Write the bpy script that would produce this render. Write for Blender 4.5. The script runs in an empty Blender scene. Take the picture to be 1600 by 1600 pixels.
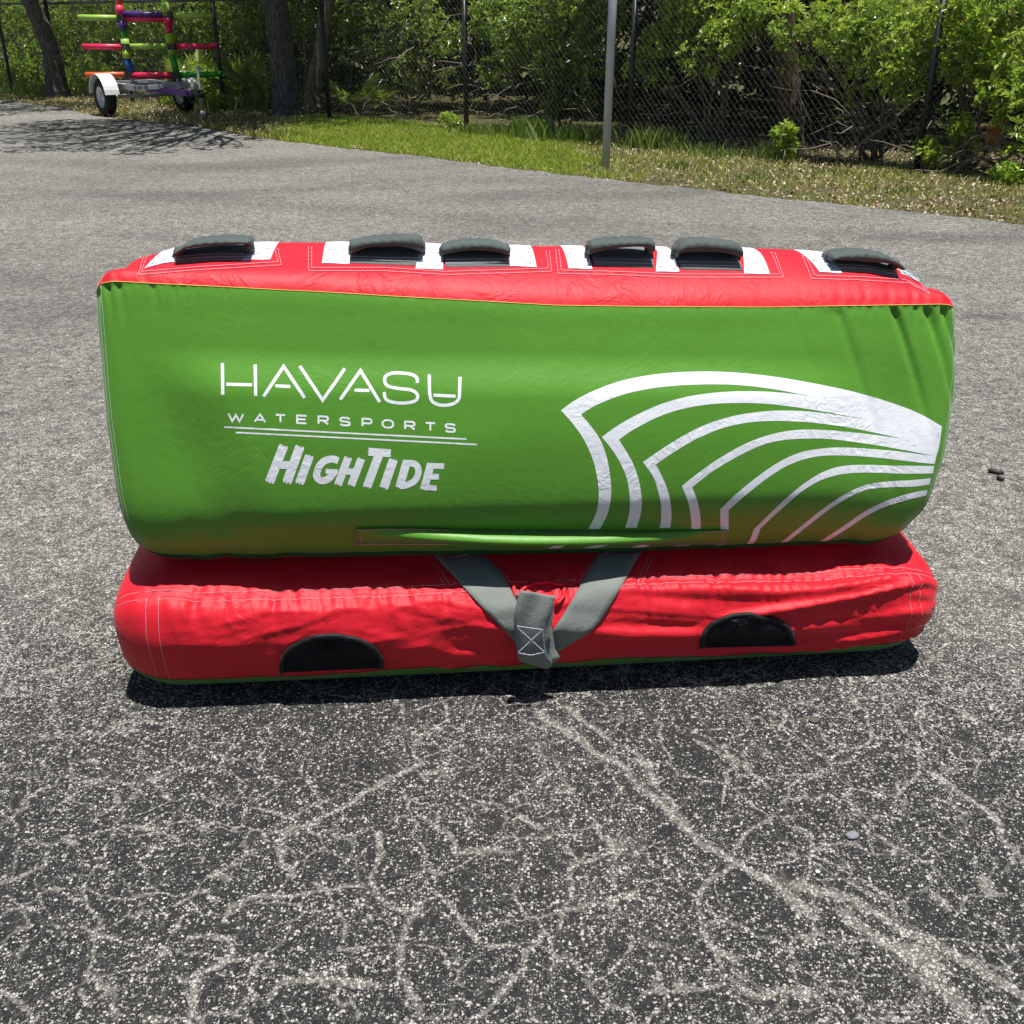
import bpy, bmesh, math, random
import numpy as np
from mathutils import Vector, Matrix
from mathutils.bvhtree import BVHTree

# ------------------------------------------------------------------ camera, sky, sun, exposure
sc = bpy.context.scene
PITCH = math.radians(25.7); CAMH = 1.35; FPX = 1600.0
cam = bpy.data.cameras.new("camera"); cam.sensor_width = 36; cam.lens = 36
cam.clip_start = 0.05; cam.clip_end = 600
camo = bpy.data.objects.new("camera", cam); sc.collection.objects.link(camo)
camo.location = (0, 0, CAMH); camo.rotation_euler = (math.pi/2 - PITCH, 0, 0)
sc.camera = camo

SUN = Vector((0.07, -0.09, 1.0)).normalized()
W = bpy.data.worlds.new("World"); sc.world = W; W.use_nodes = True
wn = W.node_tree; bg = wn.nodes["Background"]
sky = wn.nodes.new("ShaderNodeTexSky"); sky.sky_type = 'NISHITA'; sky.sun_disc = False
sky.sun_elevation = math.asin(SUN.z); sky.sun_rotation = math.atan2(SUN.x, SUN.y)
wn.links.new(sky.outputs[0], bg.inputs[0]); bg.inputs[1].default_value = 0.05
sl = bpy.data.lights.new("sun", 'SUN'); sl.energy = 5.0; sl.angle = math.radians(0.5); sl.color = (1, 0.965, 0.91)
so = bpy.data.objects.new("sun", sl); sc.collection.objects.link(so)
so.rotation_euler = (-SUN).to_track_quat('-Z', 'Y').to_euler(); so.location = (0, 0, 30)
vs = sc.view_settings; vs.view_transform = 'Standard'; vs.look = 'None'; vs.gamma = 1.0
vs.exposure = 0.42; vs.use_curve_mapping = False

# ------------------------------------------------------------------ helpers
CAM = Vector((0, 0, CAMH)); cP, sP = math.cos(PITCH), math.sin(PITCH)
rnd = random.Random(7); RNG = np.random.default_rng(11)
COL = sc.collection
def ray(x, y):
    u = (x-800)/FPX; v = (800-y)/FPX
    return Vector((u, cP+v*sP, -sP+v*cP))
def ground(x, y, z=0.0):
    d = ray(x, y); t = (z-CAMH)/d.z
    return CAM + d*t
def at_depth(x, y, Y):
    d = ray(x, y); return CAM + d*(Y/d.y)
def project(P):
    P = np.asarray(P, float); X = P[..., 0]; Y = P[..., 1]; Z = P[..., 2]-CAMH
    f = Y*cP - Z*sP; up = Y*sP + Z*cP
    return 800+FPX*X/f, 800-FPX*up/f

def set_tags(o, label=None, cat=None, group=None, kind=None):
    if label: o["label"] = label
    if cat: o["category"] = cat
    if group: o["group"] = group
    if kind: o["kind"] = kind
    return o
def empty(name, loc, label=None, cat=None, group=None, kind=None):
    o = bpy.data.objects.new(name, None); COL.objects.link(o); o.location = loc
    o.empty_display_size = 0.1
    return set_tags(o, label, cat, group, kind)
def adopt(o, parent):
    if parent is not None:
        o.parent = parent
        # every mesh is modelled in world space; only an Empty root has a location
        o.matrix_parent_inverse = Matrix.Translation(-parent.location)
    return o
def mesh_obj(name, verts, faces, mat, parent=None, smooth=False):
    me = bpy.data.meshes.new(name)
    me.from_pydata([tuple(map(float, v)) for v in verts], [], [tuple(int(i) for i in f) for f in faces])
    if smooth: me.polygons.foreach_set("use_smooth", [True]*len(me.polygons))
    me.materials.append(mat); me.update()
    o = bpy.data.objects.new(name, me); COL.objects.link(o)
    return adopt(o, parent)
def fast_mesh(name, V, F, mat, parent=None, smooth=False):
    """numpy verts (n,3) and faces (m,k) of one size"""
    V = np.ascontiguousarray(V, np.float32); F = np.ascontiguousarray(F, np.int32)
    me = bpy.data.meshes.new(name); k = F.shape[1]
    me.vertices.add(len(V)); me.vertices.foreach_set("co", V.ravel())
    me.loops.add(F.size); me.loops.foreach_set("vertex_index", F.ravel())
    me.polygons.add(len(F)); me.polygons.foreach_set("loop_start", np.arange(0, F.size, k, dtype=np.int32))
    me.polygons.foreach_set("loop_total", np.full(len(F), k, np.int32))
    me.polygons.foreach_set("use_smooth", np.full(len(F), bool(smooth)))
    me.update(calc_edges=True); me.validate()
    me.materials.append(mat)
    o = bpy.data.objects.new(name, me); COL.objects.link(o)
    return adopt(o, parent)

class MB:
    def __init__(s): s.v = []; s.f = []
    def add(s, vs, fs):
        b = len(s.v); s.v += [tuple(v) for v in vs]; s.f += [tuple(i+b for i in f) for f in fs]
    def box(s, c, size, R=None):
        c = Vector(c); hx, hy, hz = [q/2 for q in size]
        pts = [Vector((sx*hx, sy*hy, sz*hz)) for sz in (-1, 1) for sy in (-1, 1) for sx in (-1, 1)]
        if R: pts = [R @ p for p in pts]
        s.add([c+p for p in pts], [(0,2,3,1),(4,5,7,6),(0,1,5,4),(2,6,7,3),(0,4,6,2),(1,3,7,5)])
    def tube(s, pts, rad, n=8, cap=True):
        pts = [Vector(p) for p in pts]; m = len(pts)
        if not hasattr(rad, '__len__'): rad = [rad]*m
        rings = []; a = None
        for i, p in enumerate(pts):
            t = (pts[min(i+1, m-1)] - pts[max(i-1, 0)]).normalized()
            if a is None:
                a = t.cross(Vector((0, 0, 1)))
                if a.length < 1e-3: a = t.cross(Vector((0, 1, 0)))
            a = (a - t*a.dot(t)).normalized(); b = t.cross(a)
            rings.append([p + (a*math.cos(2*math.pi*k/n) + b*math.sin(2*math.pi*k/n))*rad[i] for k in range(n)])
        vs = [q for r in rings for q in r]; fs = []
        for i in range(m-1):
            for k in range(n):
                k2 = (k+1) % n
                fs.append((i*n+k, i*n+k2, (i+1)*n+k2, (i+1)*n+k))
        if cap: fs.append(tuple(range(n-1, -1, -1))); fs.append(tuple((m-1)*n+k for k in range(n)))
        s.add(vs, fs)
    def lathe(s, c, axis, prof, n=24):
        """prof = [(along, radius)]"""
        c = Vector(c); ax = Vector(axis).normalized()
        a = ax.cross(Vector((0, 0, 1)));
        if a.length < 1e-3: a = ax.cross(Vector((0, 1, 0)))
        a.normalize(); b = ax.cross(a); m = len(prof)
        vs = [c + ax*h + (a*math.cos(2*math.pi*k/n)+b*math.sin(2*math.pi*k/n))*r for h, r in prof for k in range(n)]
        fs = [(i*n+k, i*n+(k+1) % n, (i+1)*n+(k+1) % n, (i+1)*n+k) for i in range(m-1) for k in range(n)]
        s.add(vs, fs)
    def build(s, name, mat, parent=None, smooth=False):
        return mesh_obj(name, s.v, s.f, mat, parent, smooth)

def _h(ix, iy, seed):
    n = (ix.astype(np.int64)*374761393 + iy.astype(np.int64)*668265263 + seed*1442695041) & 0x7fffffff
    n = ((n ^ (n >> 13))*1274126177) & 0x7fffffff
    n = n ^ (n >> 16)
    return (n & 0xffff)/65535.0
def vnoise(x, y, seed=0):
    x = np.asarray(x, float); y = np.asarray(y, float); x, y = np.broadcast_arrays(x, y)
    ix = np.floor(x).astype(int); iy = np.floor(y).astype(int); fx = x-ix; fy = y-iy
    fx = fx*fx*(3-2*fx); fy = fy*fy*(3-2*fy)
    a = _h(ix, iy, seed); b = _h(ix+1, iy, seed); c = _h(ix, iy+1, seed); d = _h(ix+1, iy+1, seed)
    return (a*(1-fx)+b*fx)*(1-fy) + (c*(1-fx)+d*fx)*fy - 0.5
def fbm(x, y, seed=0, o=3):
    s = 0; a = 1.0
    for k in range(o):
        s = s + a*vnoise(x*2**k, y*2**k, seed+k*17); a *= 0.5
    return s
def sstep(a, b, x):
    t = np.clip((x-a)/(b-a), 0, 1); return t*t*(3-2*t)

# ------------------------------------------------------------------ materials
class NT:
    def __init__(s, name):
        s.m = bpy.data.materials.new(name); s.m.use_nodes = True; s.t = s.m.node_tree
        s.p = s.t.nodes["Principled BSDF"]; s.out = s.t.nodes["Material Output"]
    def n(s, typ, ins=None, **at):
        nd = s.t.nodes.new("ShaderNode"+typ)
        for k, v in at.items(): setattr(nd, k, v)
        for k, v in (ins or {}).items(): s.set(nd.inputs[k], v)
        return nd
    def set(s, sock, v):
        if isinstance(v, bpy.types.NodeSocket): s.t.links.new(v, sock)
        else: sock.default_value = v
    def math(s, op, a, b=0.0, c=None, clamp=False):
        nd = s.n("Math", operation=op, use_clamp=clamp); s.set(nd.inputs[0], a); s.set(nd.inputs[1], b)
        if c is not None: s.set(nd.inputs[2], c)
        return nd.outputs[0]
    def mixc(s, f, a, b, blend='MIX'):
        nd = s.n("Mix", data_type='RGBA', blend_type=blend); s.set(nd.inputs[0], f); s.set(nd.inputs[6], a); s.set(nd.inputs[7], b)
        return nd.outputs[2]
    def noise(s, vec, scale, detail=3, rough=.55, dim='3D'):
        nd = s.n("TexNoise", {"Scale": scale, "Detail": detail, "Roughness": rough}, noise_dimensions=dim)
        if vec is not None: s.set(nd.inputs["Vector"], vec)
        return nd
    def smooth(s, x, a, b):
        nd = s.n("MapRange", {"Value": x, "From Min": a, "From Max": b}, interpolation_type='SMOOTHSTEP'); return nd.outputs[0]
    def ramp(s, f, stops):
        nd = s.n("ValToRGB"); s.set(nd.inputs[0], f); e = nd.color_ramp.elements
        while len(e) < len(stops): e.new(0.5)
        for q, (p, c) in zip(e, stops): q.position = p; q.color = (*c, 1)
        return nd.outputs[0]
    def bump(s, h, strength, dist):
        nd = s.n("Bump", {"Height": h, "Strength": strength, "Distance": dist}); s.t.links.new(nd.outputs[0], s.p.inputs["Normal"])
    def pos(s): return s.n("NewGeometry").outputs["Position"]
    def P(s, **kw):
        for k, v in kw.items(): s.set(s.p.inputs[k.replace('_', ' ')], v)
def c4(r, g, b): return (r, g, b, 1.0)

def fabric(name, col, rough=.5, sheen=.15, weave=900, var=.12, bump=.25, spec=.35, dirt=.06, crease=0., cs=14):
    N = NT(name); p = N.pos()
    nz = N.noise(p, 6, 4).outputs[0]; fine = N.noise(p, weave, 2, .6).outputs[0]; mid = N.noise(p, 55, 4, .6).outputs[0]
    f = N.math('MULTIPLY_ADD', nz, var*2, 1-var)
    f = N.math('MULTIPLY', f, N.math('MULTIPLY_ADD', fine, .34, .83))
    hsv = N.n("HueSaturation", {"Color": c4(*col), "Value": f})
    scr = N.noise(p, 130, 5, .7).outputs[0]
    dm = N.math('MULTIPLY', N.smooth(scr, .60, .72), N.smooth(nz, .45, .7))
    colr = N.mixc(N.math('MULTIPLY', dm, dirt*4), hsv.outputs[0], c4(.45, .45, .40))
    N.P(Base_Color=colr, Roughness=rough, Sheen_Weight=sheen, Sheen_Roughness=.4, Specular_IOR_Level=spec)
    h = N.math('ADD', N.math('MULTIPLY', fine, .4), N.math('MULTIPLY', mid, 1.0))
    if crease:
        cn = N.n("TexNoise", {"Vector": p, "Scale": cs, "Detail": 4, "Roughness": .6, "Distortion": 1.4}).outputs[0]
        rid = N.math('SUBTRACT', 1.0, N.math('MULTIPLY', N.math('ABSOLUTE', N.math('SUBTRACT', cn, .5)), 5.0), clamp=True)
        h = N.math('ADD', h, N.math('MULTIPLY', N.math('POWER', rid, 2.0), N.math('MULTIPLY', N.smooth(nz, .35, .7), crease)))
    N.bump(h, bump, .0025)
    return N.m
M = {}
M['green'] = fabric('green_satin', (.090, .275, .022), .42, .15, 800, .08, .30, .45, .05, .6, 7)
M['green_side'] = fabric('green_satin_side', (.07, .23, .020), .46, .12, 800, .08, .22, .4, .05)
M['red'] = fabric('red_nylon', (.61, .009, .022), .52, .10, 800, .06, .38, .35, .0, 1.8, 9)
M['white_print'] = fabric('white_vinyl_print', (.80, .83, .88), .42, 0, 500, .05, .45, .4, .03, 1.2, 11)
M['webbing'] = fabric('grey_webbing', (.185, .205, .19), .75, .1, 380, .10, .8, .2, .0)
M['grip'] = fabric('charcoal_padded_sleeve', (.072, .092, .087), .72, .12, 300, .12, .7, .25, .03)
M['pad'] = fabric('grey_pad', (.17, .18, .185), .8, .1, 400, .1, .6, .2, .0)
M['tab'] = fabric('white_webbing', (.60, .62, .67), .7, .1, 420, .05, .5, .25, .0)
M['thread'] = fabric('pale_thread', (.58, .22, .26), .7, 0, 900, .15, .3, .2, .0)
M['tab_thread'] = fabric('blue_grey_thread', (.42, .44, .52), .7, 0, 900, .1, .3, .2, .0)
M['thread_green'] = fabric('pale_green_thread', (.26, .40, .22), .7, 0, 900, .15, .3, .2, .0)
M['thread_yellow'] = fabric('yellow_thread', (.70, .58, .12), .7, 0, 900, .15, .3, .2, .0)
M['seam'] = fabric('dark_green_piping', (.012, .075, .018), .6, 0, 700, .1, .3, .3, .0)
M['black_mesh'] = fabric('black_mesh_cloth', (.004, .005, .008), .40, .0, 900, .2, .9, .18, .0, 4.0, 16)
M['black_bind'] = fabric('black_binding', (.008, .008, .009), .6, .1, 500, .2, .5, .3, .0)

def plain(name, col, rough=.5, metal=0., var=.15, scale=9, bump=0.0, bscale=60, spec=.5):
    N = NT(name); p = N.pos()
    nz = N.noise(p, scale, 5, .6).outputs[0]
    f = N.math('MULTIPLY_ADD', nz, var*2, 1-var)
    hsv = N.n("HueSaturation", {"Color": c4(*col), "Value": f})
    N.P(Base_Color=hsv.outputs[0], Roughness=N.math('MULTIPLY_ADD', nz, .2, rough-.1), Metallic=metal, Specular_IOR_Level=spec)
    if bump: N.bump(N.noise(p, bscale, 4, .65).outputs[0], bump, .01)
    return N.m
M['fence_black'] = plain('black_vinyl_coating', (.012, .013, .015), .42, 0, .3, 5)
M['wire'] = plain('weathered_black_wire', (.12, .12, .118), .35, 0, .4, 3)
M['galv'] = plain('galvanised_steel', (.46, .48, .51), .55, .15, .2, 14)
M['tyre'] = plain('tyre_rubber', (.013, .013, .014), .8, 0, .3, 20, .5, 90)
M['rim'] = plain('silver_wheel_rim', (.55, .56, .58), .35, .6, .12, 12)
M['white_paint'] = plain('chalky_white_fender', (.72, .72, .70), .5, 0, .2, 14)
M['dark_metal'] = plain('dark_steel', (.05, .05, .055), .5, .5, .3, 12)
M['orange_wood'] = plain('orange_brown_wood', (.33, .115, .03), .7, 0, .3, 14, .4, 40)
M['rubber'] = plain('black_rubber_scrap', (.006, .006, .007), .6, 0, .3, 40, .4, 200)
M['stone'] = plain('blue_grey_stone', (.22, .235, .26), .7, 0, .25, 60, .5, 300)
M['dry_leaf'] = plain('flattened_brown_leaf', (.085, .07, .055), .8, 0, .3, 40, .4, 200)
M['wood_grey'] = plain('dead_grey_wood', (.24, .20, .155), .85, 0, .35, 10, .5, 60)
for nm, c in dict(pink=(.74, .025, .10), lime=(.33, .52, .085), purple=(.075, .022, .19), kelly=(.035, .31, .03), blue=(.012, .09, .42),
                  orange=(.75, .105, .03), violet=(.16, .045, .30), yellowgreen=(.34, .50, .03)).items():
    M[nm] = plain(nm+'_foam_paint', c, .42, 0, .10, 9)

def bark(name, dark, light):
    N = NT(name); p = N.pos()
    mp = N.n("Mapping", {"Vector": p, "Scale": (1, 1, .22)}).outputs[0]
    a = N.noise(mp, 38, 5, .7).outputs[0]; b = N.noise(p, 3, 3).outputs[0]
    N.P(Base_Color=N.mixc(N.smooth(a, .32, .7), c4(*dark), c4(*light)), Roughness=.9, Specular_IOR_Level=.2)
    N.bump(N.math('ADD', a, N.math('MULTIPLY', b, .3)), 1.0, .02)
    return N.m
M['bark'] = bark('grey_oak_bark', (.045, .042, .045), (.20, .185, .175))
M['bark_pale'] = bark('pale_bark', (.11, .085, .06), (.38, .32, .25))
M['bark_brown'] = bark('brown_bark', (.04, .03, .022), (.17, .125, .09))
M['twig'] = bark('twig_bark', (.09, .075, .055), (.30, .255, .20))

def leafmat(name, stops, trans=.35, rough=.30):
    N = NT(name)
    r = N.n("NewGeometry").outputs["Random Per Island"]
    col = N.ramp(r, stops)
    N.P(Base_Color=col, Roughness=rough, Specular_IOR_Level=.65)
    tr = N.n("BsdfTranslucent"); 
    tc = N.mixc(1.0, col, c4(1.25, 1.25, .5), 'MULTIPLY'); N.set(tr.inputs[0], tc)
    mx = N.n("MixShader"); mx.inputs[0].default_value = trans
    N.t.links.new(N.p.outputs[0], mx.inputs[1]); N.t.links.new(tr.outputs[0], mx.inputs[2]); N.t.links.new(mx.outputs[0], N.out.inputs[0])
    return N.m
M['leaf_bright'] = leafmat('bright_yellow_green_leaf', [(0, (.12, .22, .03)), (.45, (.29, .43, .065)), (.8, (.46, .58, .12)), (1, (.56, .58, .20))], .50)
M['leaf_mid'] = leafmat('mid_green_leaf', [(0, (.07, .14, .025)), (.5, (.19, .31, .055)), (.85, (.38, .50, .11)), (1, (.48, .48, .17))], .45)
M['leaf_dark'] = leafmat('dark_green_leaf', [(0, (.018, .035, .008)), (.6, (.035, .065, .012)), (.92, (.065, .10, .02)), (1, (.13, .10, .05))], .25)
M['palm'] = leafmat('palmetto_leaf', [(0, (.12, .22, .03)), (.6, (.22, .34, .05)), (1, (.42, .46, .13))], .3, .35)
M['grass'] = leafmat('lawn_grass', [(0, (.20, .31, .035)), (.45, (.36, .48, .065)), (.8, (.48, .58, .10)), (1, (.62, .57, .22))], .35, .5)
M['grass_dry'] = leafmat('dry_grass', [(0, (.20, .28, .045)), (.45, (.36, .41, .09)), (.75, (.58, .52, .24)), (1, (.72, .64, .40))], .3, .6)
M['tuft'] = leafmat('tall_grass', [(0, (.10, .19, .03)), (.6, (.20, .31, .055)), (.9, (.34, .42, .12)), (1, (.55, .48, .25))], .3, .5)
M['litter'] = leafmat('fallen_leaves', [(0, (.09, .05, .025)), (.35, (.28, .19, .10)), (.7, (.50, .41, .27)), (1, (.70, .63, .50))], .1, .7)

# asphalt ---------------------------------------------------------------
def asphalt_mat():
    N = NT('worn_asphalt'); p = N.pos()
    far_pale = N.n("Attribute", attribute_name="far_pale").outputs["Fac"]
    cq = N.n("Attribute", attribute_name="crack").outputs["Fac"]          # distance to the nearest crack in crack widths
    dark = N.n("Attribute", attribute_name="stain").outputs["Fac"]
    big = N.noise(p, 1.1, 4, .55).outputs[0]; med = N.noise(p, 9, 4, .6).outputs[0]; clump = N.noise(p, 46, 3, .65).outputs[0]
    wig = N.noise(p, 300, 2, .5).outputs[1]
    sp = N.n("VectorMath", operation='MULTIPLY_ADD'); N.set(sp.inputs[0], wig); sp.inputs[1].default_value = (.006,)*3; N.set(sp.inputs[2], p)
    c = lambda x: N.math('SUBTRACT', x, .5)
    # pale filled cracks: the mapped ones and a finer web
    fin = N.noise(p, 150, 3, .7).outputs[0]
    cr = N.smooth(N.math('ADD', cq, N.math('ADD', N.math('MULTIPLY', c(fin), 5.0), N.math('ADD', N.math('MULTIPLY', c(clump), 4.0), N.math('MULTIPLY', c(med), 2.0)))), 2.0, .6)
    wv = N.noise(p, 6, 3, .6).outputs[1]
    wp = N.n("VectorMath", operation='MULTIPLY_ADD'); N.set(wp.inputs[0], wv); wp.inputs[1].default_value = (.20,)*3; N.set(wp.inputs[2], p)
    def web(scale, lo, hi, pa, pb, ns):
        ve = N.n("TexVoronoi", {"Vector": wp.outputs[0], "Scale": scale}, voronoi_dimensions='2D', feature='DISTANCE_TO_EDGE').outputs["Distance"]
        m = N.smooth(N.math('ADD', ve, N.math('ADD', N.math('MULTIPLY', c(fin), .08), N.math('MULTIPLY', c(clump), .12))), hi, lo)
        return N.math('MULTIPLY', m, N.smooth(N.noise(p, ns, 3, .6).outputs[0], pa, pb))
    wb = N.math('MAXIMUM', web(6.5, .0, .040, .36, .54, 2.6), N.math('MULTIPLY', web(13, .0, .055, .44, .60, 4.1), .9))
    pale = N.math('MAXIMUM', cr, N.math('MULTIPLY', wb, .9))
    def specks(scale, vec):
        v = N.n("TexVoronoi", {"Vector": vec, "Scale": scale}, voronoi_dimensions='3D')
        return v.outputs["Distance"], N.n("SeparateColor", {"Color": v.outputs["Color"]})
    d1, s1 = specks(185, sp.outputs[0]); d2, s2 = specks(400, sp.outputs[0])
    dens = N.math('ADD', N.math('MULTIPLY_ADD', far_pale, .62, .10), N.math('MULTIPLY', c(big), .5))
    dens = N.math('ADD', dens, N.math('MULTIPLY', c(med), .6)); dens = N.math('ADD', dens, N.math('MULTIPLY', c(clump), .8))
    dens = N.math('ADD', dens, N.math('MULTIPLY', pale, .66)); dens = N.math('SUBTRACT', dens, N.math('MULTIPLY', dark, .5))
    thr1 = N.math('SUBTRACT', .92, dens); thr2 = N.math('SUBTRACT', .95, N.math('MULTIPLY', dens, 1.2))
    def mask(s, d, thr, dm):
        a = N.smooth(N.math('SUBTRACT', s.outputs[0], thr), -.02, .05)
        b = N.smooth(N.math('SUBTRACT', N.math('MULTIPLY_ADD', s.outputs[1], .35, dm), d), -.04, .09)
        return N.math('MULTIPLY', a, b)
    m1 = mask(s1, d1, thr1, .30); m2 = mask(s2, d2, thr2, .34)
    mk = N.math('MAXIMUM', m1, N.math('MULTIPLY', m2, .8))
    grit = N.noise(p, 800, 2, .6).outputs[0]
    stone = N.mixc(s1.outputs[1], c4(.028, .028, .030), c4(.105, .102, .098))      # dark stones of differing grey in the binder
    base = N.mixc(N.smooth(grit, .35, .72), c4(.018, .018, .020), stone)
    white = N.ramp(s1.outputs[2], [(0, (.17, .165, .15)), (.35, (.34, .33, .30)), (.7, (.56, .54, .49)), (1, (.74, .72, .68))])
    fines = N.math('MULTIPLY', N.math('MULTIPLY', pale, .5), N.smooth(grit, .28, .60))
    fines = N.math('MAXIMUM', fines, N.math('MULTIPLY', N.smooth(far_pale, .40, .95), .46))
    col = N.mixc(mk, N.mixc(fines, base, c4(.40, .385, .34)), white)
    d3, s3 = specks(62, sp.outputs[0]); d4, s4 = specks(30, p)
    grain = N.math('ADD', N.math('MULTIPLY', N.noise(p, 22, 4, .75).outputs[0], .4), N.math('ADD', N.math('MULTIPLY', s3.outputs[0], .36), N.math('MULTIPLY', s4.outputs[0], .24)))
    col = N.n("HueSaturation", {"Color": col, "Value": N.math('MULTIPLY_ADD', c(grain), N.math('MULTIPLY_ADD', far_pale, 2.1, .0), 1.0)}).outputs[0]
    dust = N.math('MULTIPLY', N.smooth(big, .45, .75), .06)
    col = N.mixc(dust, col, c4(.26, .235, .19))
    col = N.mixc(N.math('MULTIPLY', dark, .7), col, c4(.045, .043, .042))
    N.P(Base_Color=col, Roughness=N.math('MULTIPLY_ADD', mk, .15, .72), Specular_IOR_Level=.15)
    h = N.math('ADD', N.math('MULTIPLY', mk, .8), N.math('ADD', N.math('MULTIPLY', grit, .9), N.math('SUBTRACT', .5, d1)))
    h = N.math('SUBTRACT', h, N.math('MULTIPLY', pale, .5))
    N.bump(h, .9, .0035)
    return N.m
M['asphalt'] = asphalt_mat()
def ground_mat():
    N = NT('verge_soil'); p = N.pos()
    a = N.noise(p, 3, 5, .6).outputs[0]; b = N.noise(p, 45, 4, .7).outputs[0]
    col = N.ramp(b, [(.25, (.035, .028, .018)), (.5, (.10, .085, .045)), (.65, (.19, .16, .09)), (.85, (.36, .31, .21))])
    col = N.mixc(N.math('MULTIPLY', N.smooth(a, .42, .6), .55), col, c4(.075, .105, .022))
    N.P(Base_Color=col, Roughness=.95, Specular_IOR_Level=.1); N.bump(b, .9, .03)
    return N.m
M['soil'] = ground_mat()

# ------------------------------------------------------------------ ground and asphalt
mesh_obj('ground', [(-90, -30, -.012), (90, -30, -.012), (90, 140, -.012), (-90, 140, -.012)], [(0, 1, 2, 3)], M['soil'])["kind"] = "structure"

EDGE = [(-30, 36), (-14, 24.5), (-9.22, 20.2), (-7.88, 18.9), (-6.4, 16.9), (-5.6, 16.2), (-4.72, 15.6), (-3.24, 13.73), (-2.84, 13.35), (-2.1, 12.65), (-1.05, 11.84), (-.06, 10.82),
        (.87, 9.99), (1.44, 9.58), (1.92, 9.09), (2.6, 8.59), (3.0, 8.22), (3.32, 8.01), (3.72, 7.61), (5, 6.5), (7, 4.6), (12, 0.5)]
EX = np.array([e[0] for e in EDGE]); EY = np.array([e[1] for e in EDGE])
def edge_y(x): return np.interp(x, EX, EY)

def Z6(pts, ox=0, oy=1050, s=2.0): return [(ox+x/s, oy+y/s) for x, y in pts]
def Z7(pts): return Z6(pts, 800, 1050)
CR = []   # (polyline px, width m, strength)
for pl, w, k in [
  ([(1300,290),(1230,320),(1160,370),(1090,420),(1010,445),(970,480),(910,490),(880,550),(870,590),(920,630)], .011, .75),
  ([(1130,665),(1000,680),(900,695),(800,705),(730,725),(690,770)], .010, .7),
  ([(1000,650),(1030,720),(1060,790),(1050,850),(1100,860),(1180,845)], .009, .55),
  ([(1180,510),(1195,570),(1165,640),(1195,700),(1280,750),(1310,740)], .010, .6),
  ([(1390,90),(1390,150),(1330,190),(1280,230),(1280,260),(1300,290)], .010, .6),
  ([(950,280),(970,340),(990,390),(1020,430)], .008, .5), ([(760,420),(850,445),(920,470)], .008, .5),
  ([(1290,760),(1260,850),(1250,930),(1270,1000),(1295,1090)], .013, .65),
  ([(630,960),(690,920),(730,885),(700,840),(640,815),(580,830)], .009, .55),
  ([(840,1020),(870,970),(960,970),(1050,955),(1120,960),(1180,975)], .011, .65),
  ([(1600,560),(1500,555),(1430,560),(1380,500),(1330,455)], .012, .55), ([(640,960),(610,1020),(600,1100)], .010, .6),
  ([(340,370),(370,420),(330,440)], .009, .5), ([(230,510),(250,540)], .014, .6),
  ([(1600,855),(1530,855),(1480,800),(1430,740),(1340,690)], .010, .55), ([(1500,205),(1600,210)], .008, .5),
  ([(650,340),(690,400),(720,420),(780,360)], .009, .45), ([(400,480),(500,490),(550,540)], .009, .45),
  ([(0,660),(60,640),(140,600),(150,560)], .010, .45), ([(240,790),(300,820),(360,810)], .012, .5), ([(680,640),(720,650)], .016, .75),
  ([(280,285),(300,290)], .012, .8), ([(0,1010),(60,1040),(100,1100)], .010, .5), ([(240,1000),(270,1060)], .012, .55),
  ([(1470,1090),(1560,1010),(1600,960)], .010, .5), ([(540,720),(600,690),(660,680),(690,720)], .009, .45)]:
    CR.append((Z6(pl), w, k))
for pl, w, k in [
  ([(90,120),(150,175),(250,250),(330,290),(400,350),(500,440),(600,530),(700,580),(800,640),(870,700),(950,770)], .015, .95),
  ([(180,110),(260,180),(380,260),(450,350),(500,400),(600,520)], .013, .75),
  ([(800,630),(920,680),(1050,725),(1180,780),(1300,850),(1400,890),(1480,940),(1620,1020)], .015, .9),
  ([(1040,770),(1150,840),(1250,900),(1330,980),(1420,1060),(1480,1120)], .018, 1.0), ([(1230,870),(1300,910)], .035, .9),
  ([(700,590),(620,650),(580,720),(600,800),(640,880),(650,960),(760,1010),(850,1000),(950,1010)], .012, .7),
  ([(700,560),(760,480),(820,440),(880,450)], .010, .6), ([(540,180),(620,190),(700,180)], .009, .55),
  ([(560,215),(640,240),(720,280),(800,350)], .010, .6), ([(1270,230),(1280,300),(1340,340),(1440,420),(1520,470),(1560,540),(1620,620)], .011, .7),
  ([(1280,310),(1220,360),(1190,420)], .009, .55), ([(320,560),(210,610),(180,640),(185,720),(150,750),(160,790)], .010, .6),
  ([(850,400),(880,360),(960,330)], .009, .55), ([(240,970),(320,910),(370,870),(350,820)], .010, .6),
  ([(660,400),(680,340),(740,320)], .008, .5), ([(1180,140),(1250,210),(1275,240)], .009, .5), ([(400,1010),(480,1000),(640,990)], .010, .5),
  ([(300,530),(330,560)], .020, .8), ([(1470,650),(1490,680)], .02, .8), ([(1320,700),(1350,730)], .02, .7), ([(520,970),(530,990)], .02, .7),
  ([(650,880),(680,900)], .025, .6), ([(1410,120),(1440,140)], .015, .7), ([(120,380),(180,375),(140,330),(130,280)], .009, .5), ([(30,460),(90,490)], .012, .55),
  ([(1560,700),(1420,690),(1380,760)], .009, .4), ([(1000,420),(1100,470),(1120,560)], .010, .45), ([(860,560),(990,590),(1150,690),(1200,780)], .009, .4)]:
    CR.append((Z7(pl), w, k))
# fine cracks on the far left, ring-shaped
CR.append(([(96,345),(95,355),(105,362),(120,366)], .015, .8)); CR.append(([(120,335),(135,352),(143,368),(142,374),(165,379)], .013, .8))
CR.append(([(0,343),(10,344)], .03, .8)); CR.append(([(70,365),(100,367)], .015, .7)); CR.append(([(88,430),(100,436)], .02, .9))

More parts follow.
